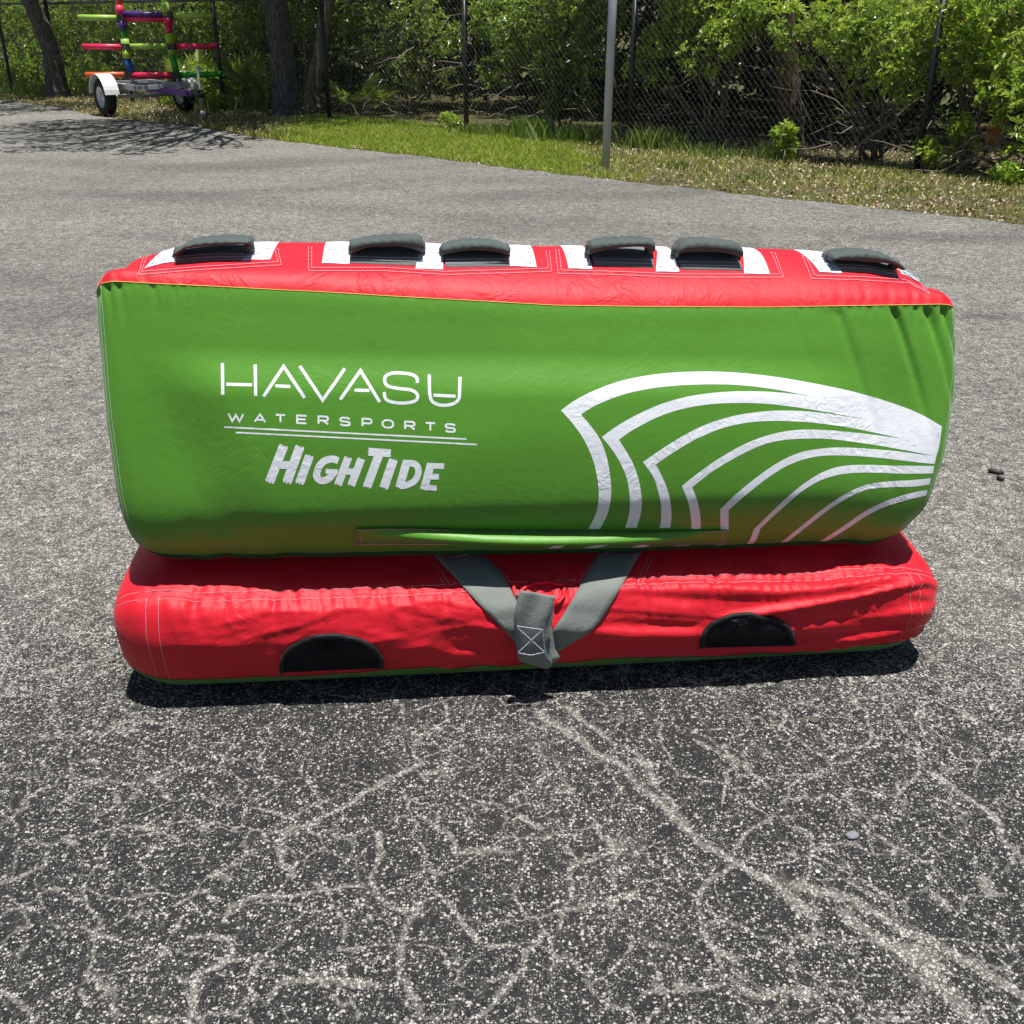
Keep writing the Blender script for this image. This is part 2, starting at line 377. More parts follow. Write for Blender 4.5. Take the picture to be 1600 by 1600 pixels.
xs = np.concatenate([np.linspace(-40, -9, 20)[:-1], np.linspace(-9, -1.9, 72)[:-1], np.linspace(-1.9, 1.9, 700), np.linspace(1.9, 5, 50)[1:], np.linspace(5, 12, 12)[1:]])
r_near = np.concatenate([np.linspace(-8, .95, 18)[:-1], np.linspace(.95, 2.3, 250), np.linspace(2.3, 4.2, 110)[1:]])
u_far = np.linspace(0, 1, 70)[1:]
rows = []
for y in r_near: rows.append(np.minimum(np.full_like(xs, y), edge_y(xs)))
ey = edge_y(xs) + .12*fbm(xs*2.3, xs*0+3.3, 5, 3) + .09*fbm(xs*9, xs*0, 9, 3)
for u in u_far: rows.append(np.where(ey > 4.3, 4.2 + (ey-4.2)*u, np.minimum(ey, 4.2+u*.001)))
YY = np.array(rows); XX = np.broadcast_to(xs, YY.shape).copy()
ok = np.array(xs) < 7.0
XX = XX[:, ok]; YY = YY[:, ok]
nx, ny = XX.shape[1], XX.shape[0]
crack = np.full_like(XX, 6.0)
jx = XX + .022*fbm(XX*14, YY*14, 31, 3) ; jy = YY + .022*fbm(XX*14+9, YY*14, 37, 3)
for pl, w, k in CR:
    g = [ground(x, y) for x, y in pl]
    gx = [q.x for q in g]; gy = [q.y for q in g]
    bb = (XX > min(gx)-.25) & (XX < max(gx)+.25) & (YY > min(gy)-.25) & (YY < max(gy)+.25)
    if not bb.any(): continue
    px_, py_ = jx[bb], jy[bb]; dm = np.full(px_.shape, 9.)
    for a, b in zip(g[:-1], g[1:]):
        ax, ay, bx, by = a.x, a.y, b.x, b.y; L = (bx-ax)**2+(by-ay)**2+1e-9
        t = np.clip(((px_-ax)*(bx-ax)+(py_-ay)*(by-ay))/L, 0, 1)
        dm = np.minimum(dm, np.hypot(px_-ax-t*(bx-ax), py_-ay-t*(by-ay)))
    ww = w*(.44 if k < .85 else .62)*(.45+.5*k)*(1+.7*vnoise(px_*9, py_*9, 3))*max(1.0, (min(gy)/1.6))
    crack[bb] = np.minimum(crack[bb], dm/ww)
far_ramp = .16 + .54*sstep(1.7, 3.3, YY + .9*np.abs(XX+.2)*.55 + .5*fbm(XX*1.3, YY*1.3, 61, 3))  # pale specks increase away from the camera, broken up by noise
far_pale = np.clip(far_ramp, 0, 1.25)
stain = np.zeros_like(XX)
for (x, y), rx, ry, k in [((1230,1375), .022, .018, .8), ((770,1285), .03, .025, .35), ((1510,1155), .02, .03, .5), ((30,1440), .025, .02, .25), ((660,1440), .03, .02, .3),
                          ((780,1255), .03, .02, .3)]:
    g = ground(x, y); stain += k*np.exp(-(((jx-g.x)/rx)**2+((jy-g.y)/ry)**2)**2)
g = ground(1545, 495); stain += .8*np.exp(-(((XX-g.x)*.95+(YY-g.y)*.3)/.14)**2-(((YY-g.y)*.95-(XX-g.x)*.3)/.05)**2)*(.5+1.2*np.abs(vnoise(XX*14, YY*14, 91)))
# broad sealed streaks far off, sweeping with the traffic
sw = fbm(XX*.22+1.5, (YY-.35*XX)*1.15, 77, 3)
stain += .34*sstep(.05, .55, sw)*sstep(3.5, 5.5, YY)
sw2 = fbm(XX*.35+9, (YY+.25*XX)*2.3, 177, 2); stain += .22*sstep(.1, .5, sw2)*sstep(3.0, 4.5, YY)
stain = np.clip(stain, 0, 1)
V = np.stack([XX, YY, .006*fbm(XX*.8, YY*.8, 2, 2)*sstep(3, 5, YY)], -1).reshape(-1, 3)
idx = np.arange(nx*ny).reshape(ny, nx)
Fq = np.stack([idx[:-1, :-1], idx[:-1, 1:], idx[1:, 1:], idx[1:, :-1]], -1).reshape(-1, 4)
# drop collapsed quads
area = np.abs(V[Fq[:, 2], 1]-V[Fq[:, 1], 1]) + np.abs(V[Fq[:, 3], 1]-V[Fq[:, 0], 1]); Fq = Fq[area > .004]
asp = fast_mesh('asphalt_pavement', V, Fq, M['asphalt'], None, True); asp["kind"] = "structure"
for nm, arr in (("far_pale", far_pale), ("stain", stain), ("crack", crack)):
    at_ = asp.data.attributes.new(nm, 'FLOAT', 'POINT')
    at_.data.foreach_set("value", arr.reshape(-1).astype(np.float32)[:len(asp.data.vertices)])

# ------------------------------------------------------------------ towable tube: shape
TH = math.radians(5); cT, sT = math.cos(TH), math.sin(TH); OX, OY = 0.08, 1.88
def to_world(x, y, z):
    x = np.asarray(x, float); y = np.asarray(y, float); z = np.asarray(z, float)
    x, y, z = np.broadcast_arrays(x, y, z)
    return np.stack([OX+x*cT-y*sT, OY+x*sT+y*cT, z], -1)
def on_plane(px, py, yl):
    """world point where the sight line meets the plane local y = yl"""
    d = ray(px, py); t = (yl-OX*sT+OY*cT)/(-d.x*sT+d.y*cT)
    return CAM + d*t
def catmull(P, n, closed=True):
    """returns dense points and the dense index of each control point"""
    P = np.array(P, float); m = len(P); out = []; ix = []
    for i in range(m):
        p0, p1, p2, p3 = P[(i-1) % m], P[i], P[(i+1) % m], P[(i+2) % m]
        k = max(2, int(round(np.linalg.norm(p2-p1)/n))); ix.append(len(out))
        d01 = max(np.linalg.norm(p1-p0), 1e-6)**.5; d12 = max(np.linalg.norm(p2-p1), 1e-6)**.5; d23 = max(np.linalg.norm(p3-p2), 1e-6)**.5
        m1 = (p2-p1) + d12*((p1-p0)/d01 - (p2-p0)/(d01+d12)); m2 = (p2-p1) + d12*((p3-p2)/d23 - (p3-p1)/(d12+d23))
        for q in range(k):
            t = q/k; h = t*t*t; s = t*t
            out.append((2*h-3*s+1)*p1 + (h-2*s+t)*m1 + (-2*h+3*s)*p2 + (h-s)*m2)
    return np.array(out), ix
def loft(profile, xl, xr, rx, rn, step, mod, cap_n=10, end_n=16):
    """closed (y,z) profile swept along x with rounded ends; returns grid of local points"""
    nprof = len(profile); c = profile.mean(0)
    tang = np.roll(profile, -1, 0)-np.roll(profile, 1, 0); tang /= np.linalg.norm(tang, axis=1)[:, None]+1e-9
    nor = np.stack([tang[:, 1], -tang[:, 0]], -1)
    if ((profile-c)*nor).sum() < 0: nor = -nor
    A = []
    for k in range(cap_n): A.append((0.0, rn, k/cap_n))
    for k in range(end_n+1):
        a = k/end_n*math.pi/2; A.append((rx*(1-math.cos(a)), rn*(1-math.sin(a)), 1.0))
    L = [(-1, d, i, s) for d, i, s in A]; R = [(1, d, i, s) for d, i, s in A][::-1]
    nmid = int((xr.max()-xl.min()-2*rx)/step)
    G = []
    for side, d, ins, s in L:
        pr = profile - nor*(ins*np.ones(nprof))[:, None]; cc = pr.mean(0); pr = cc+(pr-cc)*max(s, .02)
        G.append((np.full(nprof, 0)+xl+d - (1-s)*.012, pr))
    for k in range(1, nmid):
        u = k/nmid; G.append((xl+rx+(xr-xl-2*rx)*u, profile))
    for side, d, ins, s in R:
        pr = profile - nor*(ins*np.ones(nprof))[:, None]; cc = pr.mean(0); pr = cc+(pr-cc)*max(s, .02)
        G.append((np.full(nprof, 0)+xr-d + (1-s)*.012, pr))
    X = np.array([g[0] for g in G]); Y = np.array([g[1][:, 0] for g in G]); Z = np.array([g[1][:, 1] for g in G])
    return mod(X, Y, Z)
def grid_normals(Pw):
    di = np.gradient(Pw, axis=0); dj = (np.roll(Pw, -1, 1)-np.roll(Pw, 1, 1))
    n = np.cross(di, dj); l = np.linalg.norm(n, axis=-1, keepdims=True)
    return n/np.maximum(l, 1e-9)
def arclen(Pw, j0):
    d = np.linalg.norm(np.roll(Pw, -1, 1)-Pw, axis=-1); s = np.cumsum(d, 1); s = np.concatenate([np.zeros((len(Pw), 1)), s[:, :-1]], 1)
    return s - s[:, j0:j0+1]
def panel(name, Pw, jr, mat, parent, ir=None):
    """mesh from grid rows ir and profile range jr (list of indices, wrapped)"""
    ii = np.arange(len(Pw)) if ir is None else np.arange(*ir)
    sub = Pw[ii][:, jr]; a, b = sub.shape[:2]
    idx = np.arange(a*b).reshape(a, b)
    F = np.stack([idx[:-1, :-1], idx[1:, :-1], idx[1:, 1:], idx[:-1, 1:]], -1).reshape(-1, 4)[:, ::-1]
    return fast_mesh(name, sub.reshape(-1, 3), F, mat, parent, True)

# backrest profile (y back from the front plane, z up), starting under the back
UP = [(.34, .285), (.20, .272), (.125, .288), (.082, .312), (.052, .336), (.031, .372), (.022, .425), (.046, .560), (.084, .685), (.120, .787), (.140, .838),
      (.163, .866), (.215, .897), (.29, .914), (.37, .908), (.45, .87), (.50, .79), (.52, .66), (.50, .48), (.44, .34)]
UP = [(y+.028, z-.007*min(1, max(0, (z-.3)/.5))-.025*max(0, 1-(z-.27)/.12)*(z < .39)) for y, z in UP]; up, ui = catmull(UP, .0052)
jB, jS = ui[3], ui[10]                # bottom seam and red/green seam
z0 = up[:, 1]
XL = np.interp(z0, [.28, .32, .36, .47, .60, .9], [-.852, -.866, -.874, -.881, -.887, -.884])
XR = np.interp(z0, [.28, .30, .39, .515, .642, .9], [.782, .804, .838, .868, .887, .888])
def mod_up(X, Y, Z):
    dzs = np.interp(X, [-.9, -.83, -.443, .022, .455, .841, .9], [.066, .064, .038, 0, -.013, -.018, -.02])
    dzc = np.interp(X, [-.9, -.84, -.76, -.66, -.52, 0, .55, .70, .80, .87], [-.034, -.012, .009, .018, .018, .001, -.016, -.030, -.054, -.085])
    wf = np.clip((Z-.31)/(.838-.31), 0, 1.0); back = sstep(.168, .268, Y)
    dzb = np.interp(X, [-.86, -.48, 0, .35, .72], [.026, .016, 0, -.006, -.008])*(1-sstep(.31, .5, Z))
    return X, Y - .015*(1-(X/.9)**2)*sstep(.35, .6, Z)*(1-back), Z + wf*(dzs*(1-back)+dzc*back) + dzb
X, Y, Z = loft(up, XL, XR, .055, .048, .0055, mod_up)
UW = to_world(X, Y, Z); Nn = grid_normals(UW)
v = arclen(UW, jS)         # >0 beyond the seam (top), <0 down the green face
vd = -v
front = (np.arange(UW.shape[1])[None, :] >= jB-6) & (np.arange(UW.shape[1])[None, :] <= jS)
topm = (np.arange(UW.shape[1])[None, :] > jS) & (np.arange(UW.shape[1])[None, :] < ui[16])
disp = np.zeros_like(X)
endw = np.exp(-((.86-X)/.22)**2)*1.0 + np.exp(-((X+.86)/.12)**2)*1.1 + .10
def pucker(X, vv, fq, seed):
    ph = X*fq + 1.6*vnoise(X*9, vv*0+.5, seed); cell = np.floor(ph)
    ln_ = .010+.040*_h(cell.astype(int), np.zeros_like(cell, int), seed+3); amp = .1+1.1*_h(cell.astype(int), np.ones_like(cell, int), seed+5)
    return (np.cos(2*math.pi*ph)*.5-.5)*amp*np.exp(-np.maximum(vv, 0)/ln_)*sstep(-.001, .008, vv)
pk = pucker(X+.10*np.maximum(vd, 0)*np.sign(X), vd, 46, 5)
disp += np.where(front, .0095*endw*pk, 0)
disp += np.where(front, .019*np.exp(-((X-.78)/.16)**2)*np.clip(1.0-np.abs(vnoise(X*17-vd*6, vd*1.2, 45))*5, 0, 1)*np.exp(-vd/.13)*sstep(0, .02, vd)*-1, 0)
disp += np.where(topm, .0045*endw*pucker(X-.12*np.maximum(v, 0)*np.sign(X), v, 40, 15), 0)
# lens-shaped inner bladder pressing through the green cloth
jz = Z
bl = sstep(-.74, -.58, X + .35*(jz-.55))*(1-sstep(.50, .78, X+.1*(jz-.55)))*sstep(.36, .46, jz)*(1-sstep(.655, .745, jz+.04*X))
disp += np.where(front, .017*bl, 0)
disp += np.where(front, -.010*np.exp(-((X+.74)/.10)**2)*np.exp(-((jz-.60)/.13)**2), 0)
disp += np.where(front, -.009*np.exp(-((X-.72)/.12)**2)*np.exp(-((jz-.62)/.10)**2), 0)
disp += np.where(front | topm, .0055*fbm(X*3.1, vd*5.0, 21, 2), 0)
# creases in the bottom roll
disp += np.where(front, .009*vnoise(X*22, vd*8, 33)*sstep(.46, .34, Z)*(.3+np.exp(-((np.abs(X)-.75)/.15)**2)), 0)
UW = UW + Nn*disp[..., None]
nU = UW.shape[1]

BP = [(1.14, .03), (.85, .0), (.45, .0), (.20, .001), (.11, .004), (.074, .018), (.030, .062), (.012, .105), (.0, .165), (.005, .208), (.020, .236), (.046, .256), (.085, .270),
      (.16, .280), (.45, .285), (.85, .285), (1.10, .27), (1.19, .21), (1.20, .11)]
bp, bi = catmull(BP, .0055)
jG, jT = bi[6], bi[11]
def mod_b(X, Y, Z):
    dz = np.interp(X, [-.93, -.7, -.3, 0, .5, .93], [.022, .004, -.002, 0, -.008, -.006])*sstep(.10, .25, Z)
    by = .010*np.cos(X/.93*math.pi/2)
    return X, Y - by*np.exp(-(Y/.10)**2), Z+dz
BXL = np.full(len(bp), -.926); BXR = np.full(len(bp), .897)
X, Y, Z = loft(bp, BXL, BXR, .135, .075, .0058, mod_b)
BW = to_world(X, Y, Z); Nb = grid_normals(BW)
v = arclen(BW, jT)
jj = np.arange(BW.shape[1])[None, :]; fr = (jj >= jG-8) & (jj <= bi[13])
frf = np.clip(np.minimum((jj-(jG-10))/12., (bi[13]+4-jj)/12.), 0, 1)
disp = np.zeros_like(X)
right = sstep(-.15, .30, X); near = np.exp(-((X-.03)/.35)**2)
g1 = vnoise(X*60, v*5, 4) + .8*vnoise(X*33+v*8, v*3, 5)
disp += .004*g1*np.exp(-np.abs(v)/.034)*(.55+.4*near+.6*right)
disp += .0085*(pucker(X+v*.15, np.abs(v)-.002, 44, 61)+pucker(X-v*.2, np.abs(v)-.002, 29, 67))*np.where(v > 0, .8, 1.0)
disp += -.0045*np.exp(-(v/.005)**2)
ridge = lambda q: (1-np.abs(2*q))*2-1
lean = np.where(X > .03, X-.03, -(X-.03))
n1 = vnoise(X*2.1+.6, (v+.10*np.sin(X*2.2))*30 - lean*4.0, 12); n2 = vnoise(X*3.3, (v)*52 + lean*6, 13)
disp += (.022*np.maximum(ridge(n1)-.25, 0) + .005*ridge(n2)*.5)*right*sstep(-.25, -.17, v)*(1-sstep(-.03, .01, v))
disp += (.014*ridge(n1)*.5+.009*n2)*near*(1-right)*(1-sstep(-.02, .02, v))
disp += .0085*fbm(X*5.5, v*11+X, 55, 3)
n3 = vnoise(X*6+v*9, v*30-X*5, 112); n4 = vnoise(X*11-v*14, v*40+X*7, 113)
disp += (.006*np.maximum(ridge(n3)-.45, 0)+.003*np.maximum(ridge(n4)-.5, 0))*(1-right)*sstep(-.90, -.55, X)*(1-sstep(-.03, .0, v))*sstep(-.20, -.14, v)
disp += .003*np.abs(vnoise(X*26+v*22, v*34-X*9, 71))*sstep(-.55, -.1, X)*(1-sstep(-.05, .0, v))*sstep(-.16, -.10, v)
disp += .014*np.exp(-((X-.72)/.22)**2)*vnoise(X*15, v*17, 19)*sstep(-.08, .0, v)
disp += .018*np.exp(-((X+.82)/.10)**2)*vnoise(X*40+v*12, v*6, 23)*np.exp(-((v+.05)/.06)**2)
BW = BW + Nb*(disp*frf*(1-.75*sstep(.80, .90, np.abs(X))))[..., None]
BW[..., 2] = np.maximum(BW[..., 2], .0015)
nB = BW.shape[1]

ORG = Vector((OX, OY+.5, 0))
tube = empty('towable_tube', ORG, 'large green and red inflatable towable tube with white printed stripes on the asphalt', 'towable tube')
nrow = len(UW); e = 10+14
fpanel = panel('backrest_front_panel', UW, list(range(jB, jS+1)), M['green'], tube)
fpanel["label"] = 'green satin front of the backrest with white print'
tpanel = panel('backrest_top_panel', UW, list(range(jS, ui[16]+1)), M['red'], tube); tpanel["label"] = 'red top of the backrest'
bpanel = panel('backrest_rear_panel', UW, list(range(ui[16], nU))+list(range(0, jB+1)), M['red'], tube)
base = panel('base_cushion', BW, list(range(jG, nB))+[0], M['red'], tube); base["label"] = 'wrinkled red cloth base cushion'
under = panel('base_underside', BW, list(range(0, jG+1)), M['green_side'], tube); under["label"] = 'green underside strip of the base cushion'

def bvh_of(*objs):
    vs = []; fs = []
    for o in objs:
        b = len(vs); off = Vector((0, 0, 0))
        vs += [v_.co.copy() for v_ in o.data.vertices]; fs += [[i+b for i in p.vertices] for p in o.data.polygons]
    return BVHTree.FromPolygons(vs, fs)
bvU = bvh_of(fpanel); bvT = bvh_of(fpanel, tpanel); bvB = bvh_of(base, under); bvA = bvh_of(fpanel, tpanel, base, under)
def hit(px, py, bv, off):
    d = ray(px, py).normalized()
    for k in range(45):
        loc, nor, _, _ = bv.ray_cast(CAM, ray(px, py).normalized())
        if loc is not None:
            if nor.dot(d) > 0: nor = -nor
            return loc + nor*off, nor
        px += (800-px)*.0025; py += (640-py)*.0012
    return None, None

class Decal:
    """flat print laid on a curved surface: every vertex is dropped on to the cloth"""
    def __init__(s, bv, off=.00035): s.bv = bv; s.off = off; s.v = []; s.f = []; s.k = 0
    def grid(s, G):
        """G[r][c] of pixel points"""
        off = s.off + (s.k % 7)*.00004; s.k += 1
        R, C = len(G), len(G[0]); b = len(s.v); good = []
        for r in G:
            for x, y in r:
                p, n = hit(x, y, s.bv, off)
                good.append(p is not None); s.v.append(tuple(p) if p is not None else (0, 3, -.5))
        for i in range(R-1):
            for j in range(C-1):
                q = (i*C+j, i*C+j+1, (i+1)*C+j+1, (i+1)*C+j)
                if all(good[t] for t in q): s.f.append(tuple(b+t for t in q))
    def ribbon(s, A, B, n=60, m=4):
        A = resample(A, n); B = resample(B, n)
        s.grid([[(a[0]+(b[0]-a[0])*k/m, a[1]+(b[1]-a[1])*k/m) for k in range(m+1)] for a, b in zip(A, B)])
    def stroke(s, P, w, step=5, m=3, jag=0, seed=0):
        P = [Vector(p) for p in P]; L = []; 
        for i in range(len(P)):          # mitred normals
            d0 = (P[i]-P[i-1]).normalized() if i else (P[1]-P[0]).normalized()
            d1 = (P[i+1]-P[i]).normalized() if i < len(P)-1 else d0
            n0 = Vector((-d0.y, d0.x)); n1 = Vector((-d1.y, d1.x)); nm = (n0+n1); nm.normalize()
            L.append(nm/max(.35, nm.dot(n0)))
        G = []
        for i in range(len(P)-1):
            k = max(1, int((P[i+1]-P[i]).length/step))
            for q in range(k + (1 if i == len(P)-2 else 0)):
                t = q/k; c = P[i].lerp(P[i+1], t); nm = L[i].lerp(L[i+1], t)
                G.append([tuple(c+nm*w*(j/m-.5)) for j in range(m+1)])
        if jag:
            r = random.Random(seed); dv = (P[-1]-P[0]).normalized()
            for e, sg in ((0, -1), (-1, 1)):
                G[e] = [(x+dv.x*sg*jag*a, y+dv.y*sg*jag*a) for (x, y), a in zip(G[e], [(.1+.2*r.random()) if j % 2 == 0 else (.7+.5*r.random()) for j in range(m+1)])]
        s.grid(G)
    def build(s, name, mat, parent): return mesh_obj(name, s.v, s.f, mat, parent, True)
def spline2(P, n):
    P = [Vector(p) for p in P]; out = []
    for i in range(len(P)-1):
        p0 = P[max(i-1, 0)]; p1 = P[i]; p2 = P[i+1]; p3 = P[min(i+2, len(P)-1)]
        for q in range(n):
            t = q/n
            out.append(.5*((2*p1)+(p2-p0)*t+(2*p0-5*p1+4*p2-p3)*t*t+(3*p1-p0-3*p2+p3)*t**3))
    out.append(P[-1]); return [tuple(p) for p in out]
def resample(P, n):
    P = np.array(P, float); d = np.r_[0, np.cumsum(np.linalg.norm(np.diff(P, axis=0), axis=1))]
    t = np.linspace(0, d[-1], n); return list(zip(np.interp(t, d, P[:, 0]), np.interp(t, d, P[:, 1])))

# --- feather stripes
def z2(P): return [(850+x/2.4615, 550+y/2.4615) for x, y in P]
ST = [  # leg outer, leg inner, arc outer, arc inner
 ([(170,680),(200,620),(210,560),(207,500),(190,420),(155,340),(110,275),(65,225)], [(215,680),(245,620),(258,550),(255,480),(240,400),(215,335),(180,285),(142,240)],
  [(65,225),(120,185),(200,145),(300,110),(400,90),(500,79),(620,75),(750,80),(900,97),(1050,123),(1200,155),(1350,200),(1450,240),(1530,286)],
  [(142,240),(200,205),(300,165),(400,142),(500,130),(600,125),(700,125),(800,132),(900,146),(1000,165),(1070,180),(1200,208),(1350,250),(1450,285),(1526,318)]),
 ([(312,676),(328,620),(330,570),(322,500),(300,440),(265,380),(222,327)], [(356,676),(372,620),(376,570),(366,500),(345,435),(318,385),(288,337)],
  [(222,327),(280,285),(350,245),(450,200),(550,172),(650,157),(750,151),(850,152),(950,160),(1020,170),(1070,180),(1200,208),(1350,250),(1450,285),(1526,318)],
  [(288,337),(350,295),(450,245),(550,215),(650,200),(750,196),(850,199),(950,210),(1050,225),(1150,243),(1235,260),(1350,287),(1450,316),(1522,348)]),
 ([(445,676),(450,640),(450,590),(440,540),(420,480),(380,423)], [(485,676),(490,640),(488,590),(478,540),(455,480),(430,432)],
  [(380,423),(450,375),(530,325),(620,280),(720,248),(820,231),(920,225),(1020,229),(1120,241),(1235,260),(1350,287),(1450,316),(1522,348)],
  [(430,432),(500,385),(580,338),(680,295),(780,272),(880,265),(980,268),(1080,277),(1180,292),(1280,312),(1385,335),(1450,352),(1516,376)]),
 ([(568,680),(565,640),(555,580),(530,515)], [(602,680),(602,640),(592,580),(570,520)],
  [(530,515),(600,460),(680,405),(780,350),(880,315),(980,299),(1080,300),(1180,308),(1280,320),(1385,335),(1450,352),(1516,376)],
  [(570,520),(640,465),(720,415),(820,365),(900,342),(1000,333),(1100,335),(1200,347),(1300,362),(1400,380),(1500,400),(1508,402)]),
 ([(680,684),(678,650),(678,605)], [(710,684),(710,650),(710,608)],
  [(678,605),(740,545),(820,480),(900,425),(980,388),(1060,372),(1140,367),(1250,372),(1350,381),(1430,391),(1500,400),(1508,402)],
  [(710,608),(770,555),(850,492),(930,440),(1010,410),(1090,398),(1200,400),(1300,408),(1400,420),(1502,431)]),
 ([(778,738),(792,720),(808,680)], [(802,738),(818,718),(832,678)],
  [(808,680),(870,620),(950,545),(1030,485),(1100,450),(1170,436),(1250,434),(1350,437),(1500,438)],
  [(832,678),(900,615),(980,545),(1050,500),(1120,475),(1190,465),(1280,464),(1380,468),(1496,467)]),
 (None, None, [(895,738),(920,725),(1000,660),(1090,590),(1170,540),(1240,510),(1320,498),(1420,492),(1488,485)],
  [(915,738),(935,730),(1015,668),(1100,603),(1180,555),(1250,528),(1330,520),(1420,518),(1482,509)]),
 (None, None, [(1040,733),(1070,722),(1150,670),(1230,615),(1310,575),(1400,545),(1475,530)],
  [(1060,733),(1090,725),(1165,680),(1240,630),(1320,592),(1410,566),(1470,552)])]
for lo, li, ao, ai in ST:
    D = Decal(bvU)
    if lo: D.ribbon(spline2(z2(lo), 6), spline2(z2(li), 6), 34, 4)
    D.k = 0
    D.ribbon(spline2(z2(ao), 6), spline2(z2(ai), 6), 110, 5)
    D.build('printed_stripe', M['white_print'], fpanel)
D = Decal(bvU)
for q in [[(12,752),(48,738),(96,736),(58,752)], [(150,750),(205,738),(252,738),(205,750)], [(330,748),(370,738),(412,738),(378,748)], [(490,746),(520,739),(565,738),(538,746)], [(640,744),(668,738),(690,737),(668,744)]]:
    q = z2([(x, y+3) for x, y in q]); D = Decal(bvU); D.ribbon([q[0], q[3]], [q[1], q[2]], 5, 2); D.build('printed_stripe_end', M['white_print'], fpanel)

# --- lettering
def z1(P): return [(320+x/3.5556, 550+y/3.5556) for x, y in P]
K = 1/3.5556
def letters(name, strokes, w, **kw):
    D = Decal(bvU)
    for s_ in strokes: D.stroke(z1(s_), w*K, **kw)
    return D.build(name, M['white_print'], fpanel)
def each_letter(groups, w, **kw):
    for g_ in groups: letters('printed_letter', g_, w, **kw)
each_letter([[[(98,62),(100,238)], [(280,70),(283,245)], [(120,179),(263,183)]], [[(326,248),(438,80),(555,255)], [(392,188),(475,192)]], [[(528,78),(655,268),(778,92)]],
  [[(752,265),(865,103),(972,278)], [(832,212),(915,214)]],
  [spline2([(1180,172),(1178,145),(1150,125),(1095,117),(1040,118),(1005,135),(1000,165),(1020,190),(1080,203),(1140,210),(1175,228),(1182,255),(1160,275),(1100,284),(1040,278),(1005,260),(996,222)], 4)],
  [spline2([(1247,125),(1248,200),(1251,240),(1264,275),(1300,293),(1340,296),(1385,285),(1410,262),(1415,230),(1418,138)], 4), [(1270,240),(1393,246)]]], 18, step=4)
def small(ch, x, y, w=55, h=42):
    S = dict(W=[[(0,0),(.26,1),(.5,.15),(.74,1),(1,0)]], A=[[(0,1),(.5,0),(1,1)], [(.2,.72),(.8,.72)]], T=[[(0,0),(1,0)], [(.5,.1),(.5,1)]],
             E=[[(1,0),(0,0),(0,1),(1,1)], [(.1,.5),(.9,.5)]], R=[[(0,1),(0,0),(.8,0),(.97,.12),(.97,.42),(.8,.55),(.1,.55)], [(.55,.6),(1,1)]],
             S=[[(.97,.18),(.8,0),(.2,0),(.03,.15),(.03,.35),(.2,.48),(.8,.52),(.97,.65),(.97,.85),(.8,1),(.2,1),(.03,.82)]],
             P=[[(0,1),(0,0),(.8,0),(.97,.14),(.97,.46),(.8,.6),(.1,.6)]], O=[[(.5,0),(.8,.05),(1,.3),(1,.7),(.8,.95),(.5,1),(.2,.95),(0,.7),(0,.3),(.2,.05),(.5,0)]])
    return [[(x+a*w, y+b*h+a*3) for a, b in s_] for s_ in S[ch]]
sm = []
for ch, x, y, w in zip("WATERSPORTS", [132,278,394,513,632,752,876,988,1113,1227,1337], [342,345,348,352,357,364,370,377,386,393,400], [82,58,53,52,53,54,51,58,53,52,54]): sm.append(small(ch, x, y, w))
each_letter(sm, 10.5, step=3, m=2)
letters('printed_rule', [[(108,417),(1453,484)]], 9, step=6, m=2); letters('printed_rule', [[(172,447),(1512,514)]], 9, step=6, m=2)
GRP = [3, 1, 2, 3, 2, 1, 2, 4]; D = Decal(bvU); left = 0; gi = 0
for i, (s_, w, jg) in enumerate([([(436,528),(362,716)], 52, 14), ([(526,532),(458,720)], 52, 14), ([(405,625),(490,630)], 44, 0), ([(580,582),(528,724)], 50, 13),
  (spline2([(742,604),(705,594),(660,608),(630,648),(622,690),(645,714),(680,708),(708,682),(716,662)], 3), 40, 0), ([(676,662),(735,666)], 28, 6),
  ([(795,592),(742,732)], 44, 12), ([(868,598),(815,736)], 44, 12), ([(772,662),(845,668)], 36, 0), ([(914,554),(1028,562)], 44, 9), ([(968,570),(903,744)], 48, 12), ([(1046,604),(996,750)], 50, 12),
  ([(1122,608),(1082,750)], 46, 8), (spline2([(1110,618),(1160,620),(1184,642),(1184,684),(1158,722),(1110,742),(1085,742)], 3), 36, 0),
  ([(1256,622),(1218,762)], 44, 6), ([(1245,632),(1324,634)], 32, 9), ([(1238,692),(1296,693)], 32, 9), ([(1222,752),(1284,756)], 30, 7)]):
    D.stroke(z1(s_), w*K, step=3, m=6, jag=jg*K, seed=i); left += 1
    if left == GRP[gi]: D.build('printed_letter', M['white_print'], fpanel); D = Decal(bvU); left = 0; gi += 1

# --- stitching: short dashes dropped on the cloth
def stitches(name, paths, bv, mat, parent, w=1.5, dash=5.5, gap=1.6, off=.0016):
    D = Decal(bv, off)
    for P in paths:
        P = np.array(P, float); d = np.r_[0, np.cumsum(np.linalg.norm(np.diff(P, axis=0), axis=1))]; t = 0
        while t < d[-1]:
            t2 = min(t+dash, d[-1]); ts = [t, (t+t2)/2, t2]
            pts = [(np.interp(q, d, P[:, 0]), np.interp(q, d, P[:, 1])) for q in ts]
            if t2-t > 1: D.stroke(pts, w, step=99, m=1)
            t = t2+gap
    o = D.build(name, mat, parent); o["kind"] = 'stuff'; return o
def offs(P, dy, dx=0): return [(x+dx, y+dy) for x, y in P]
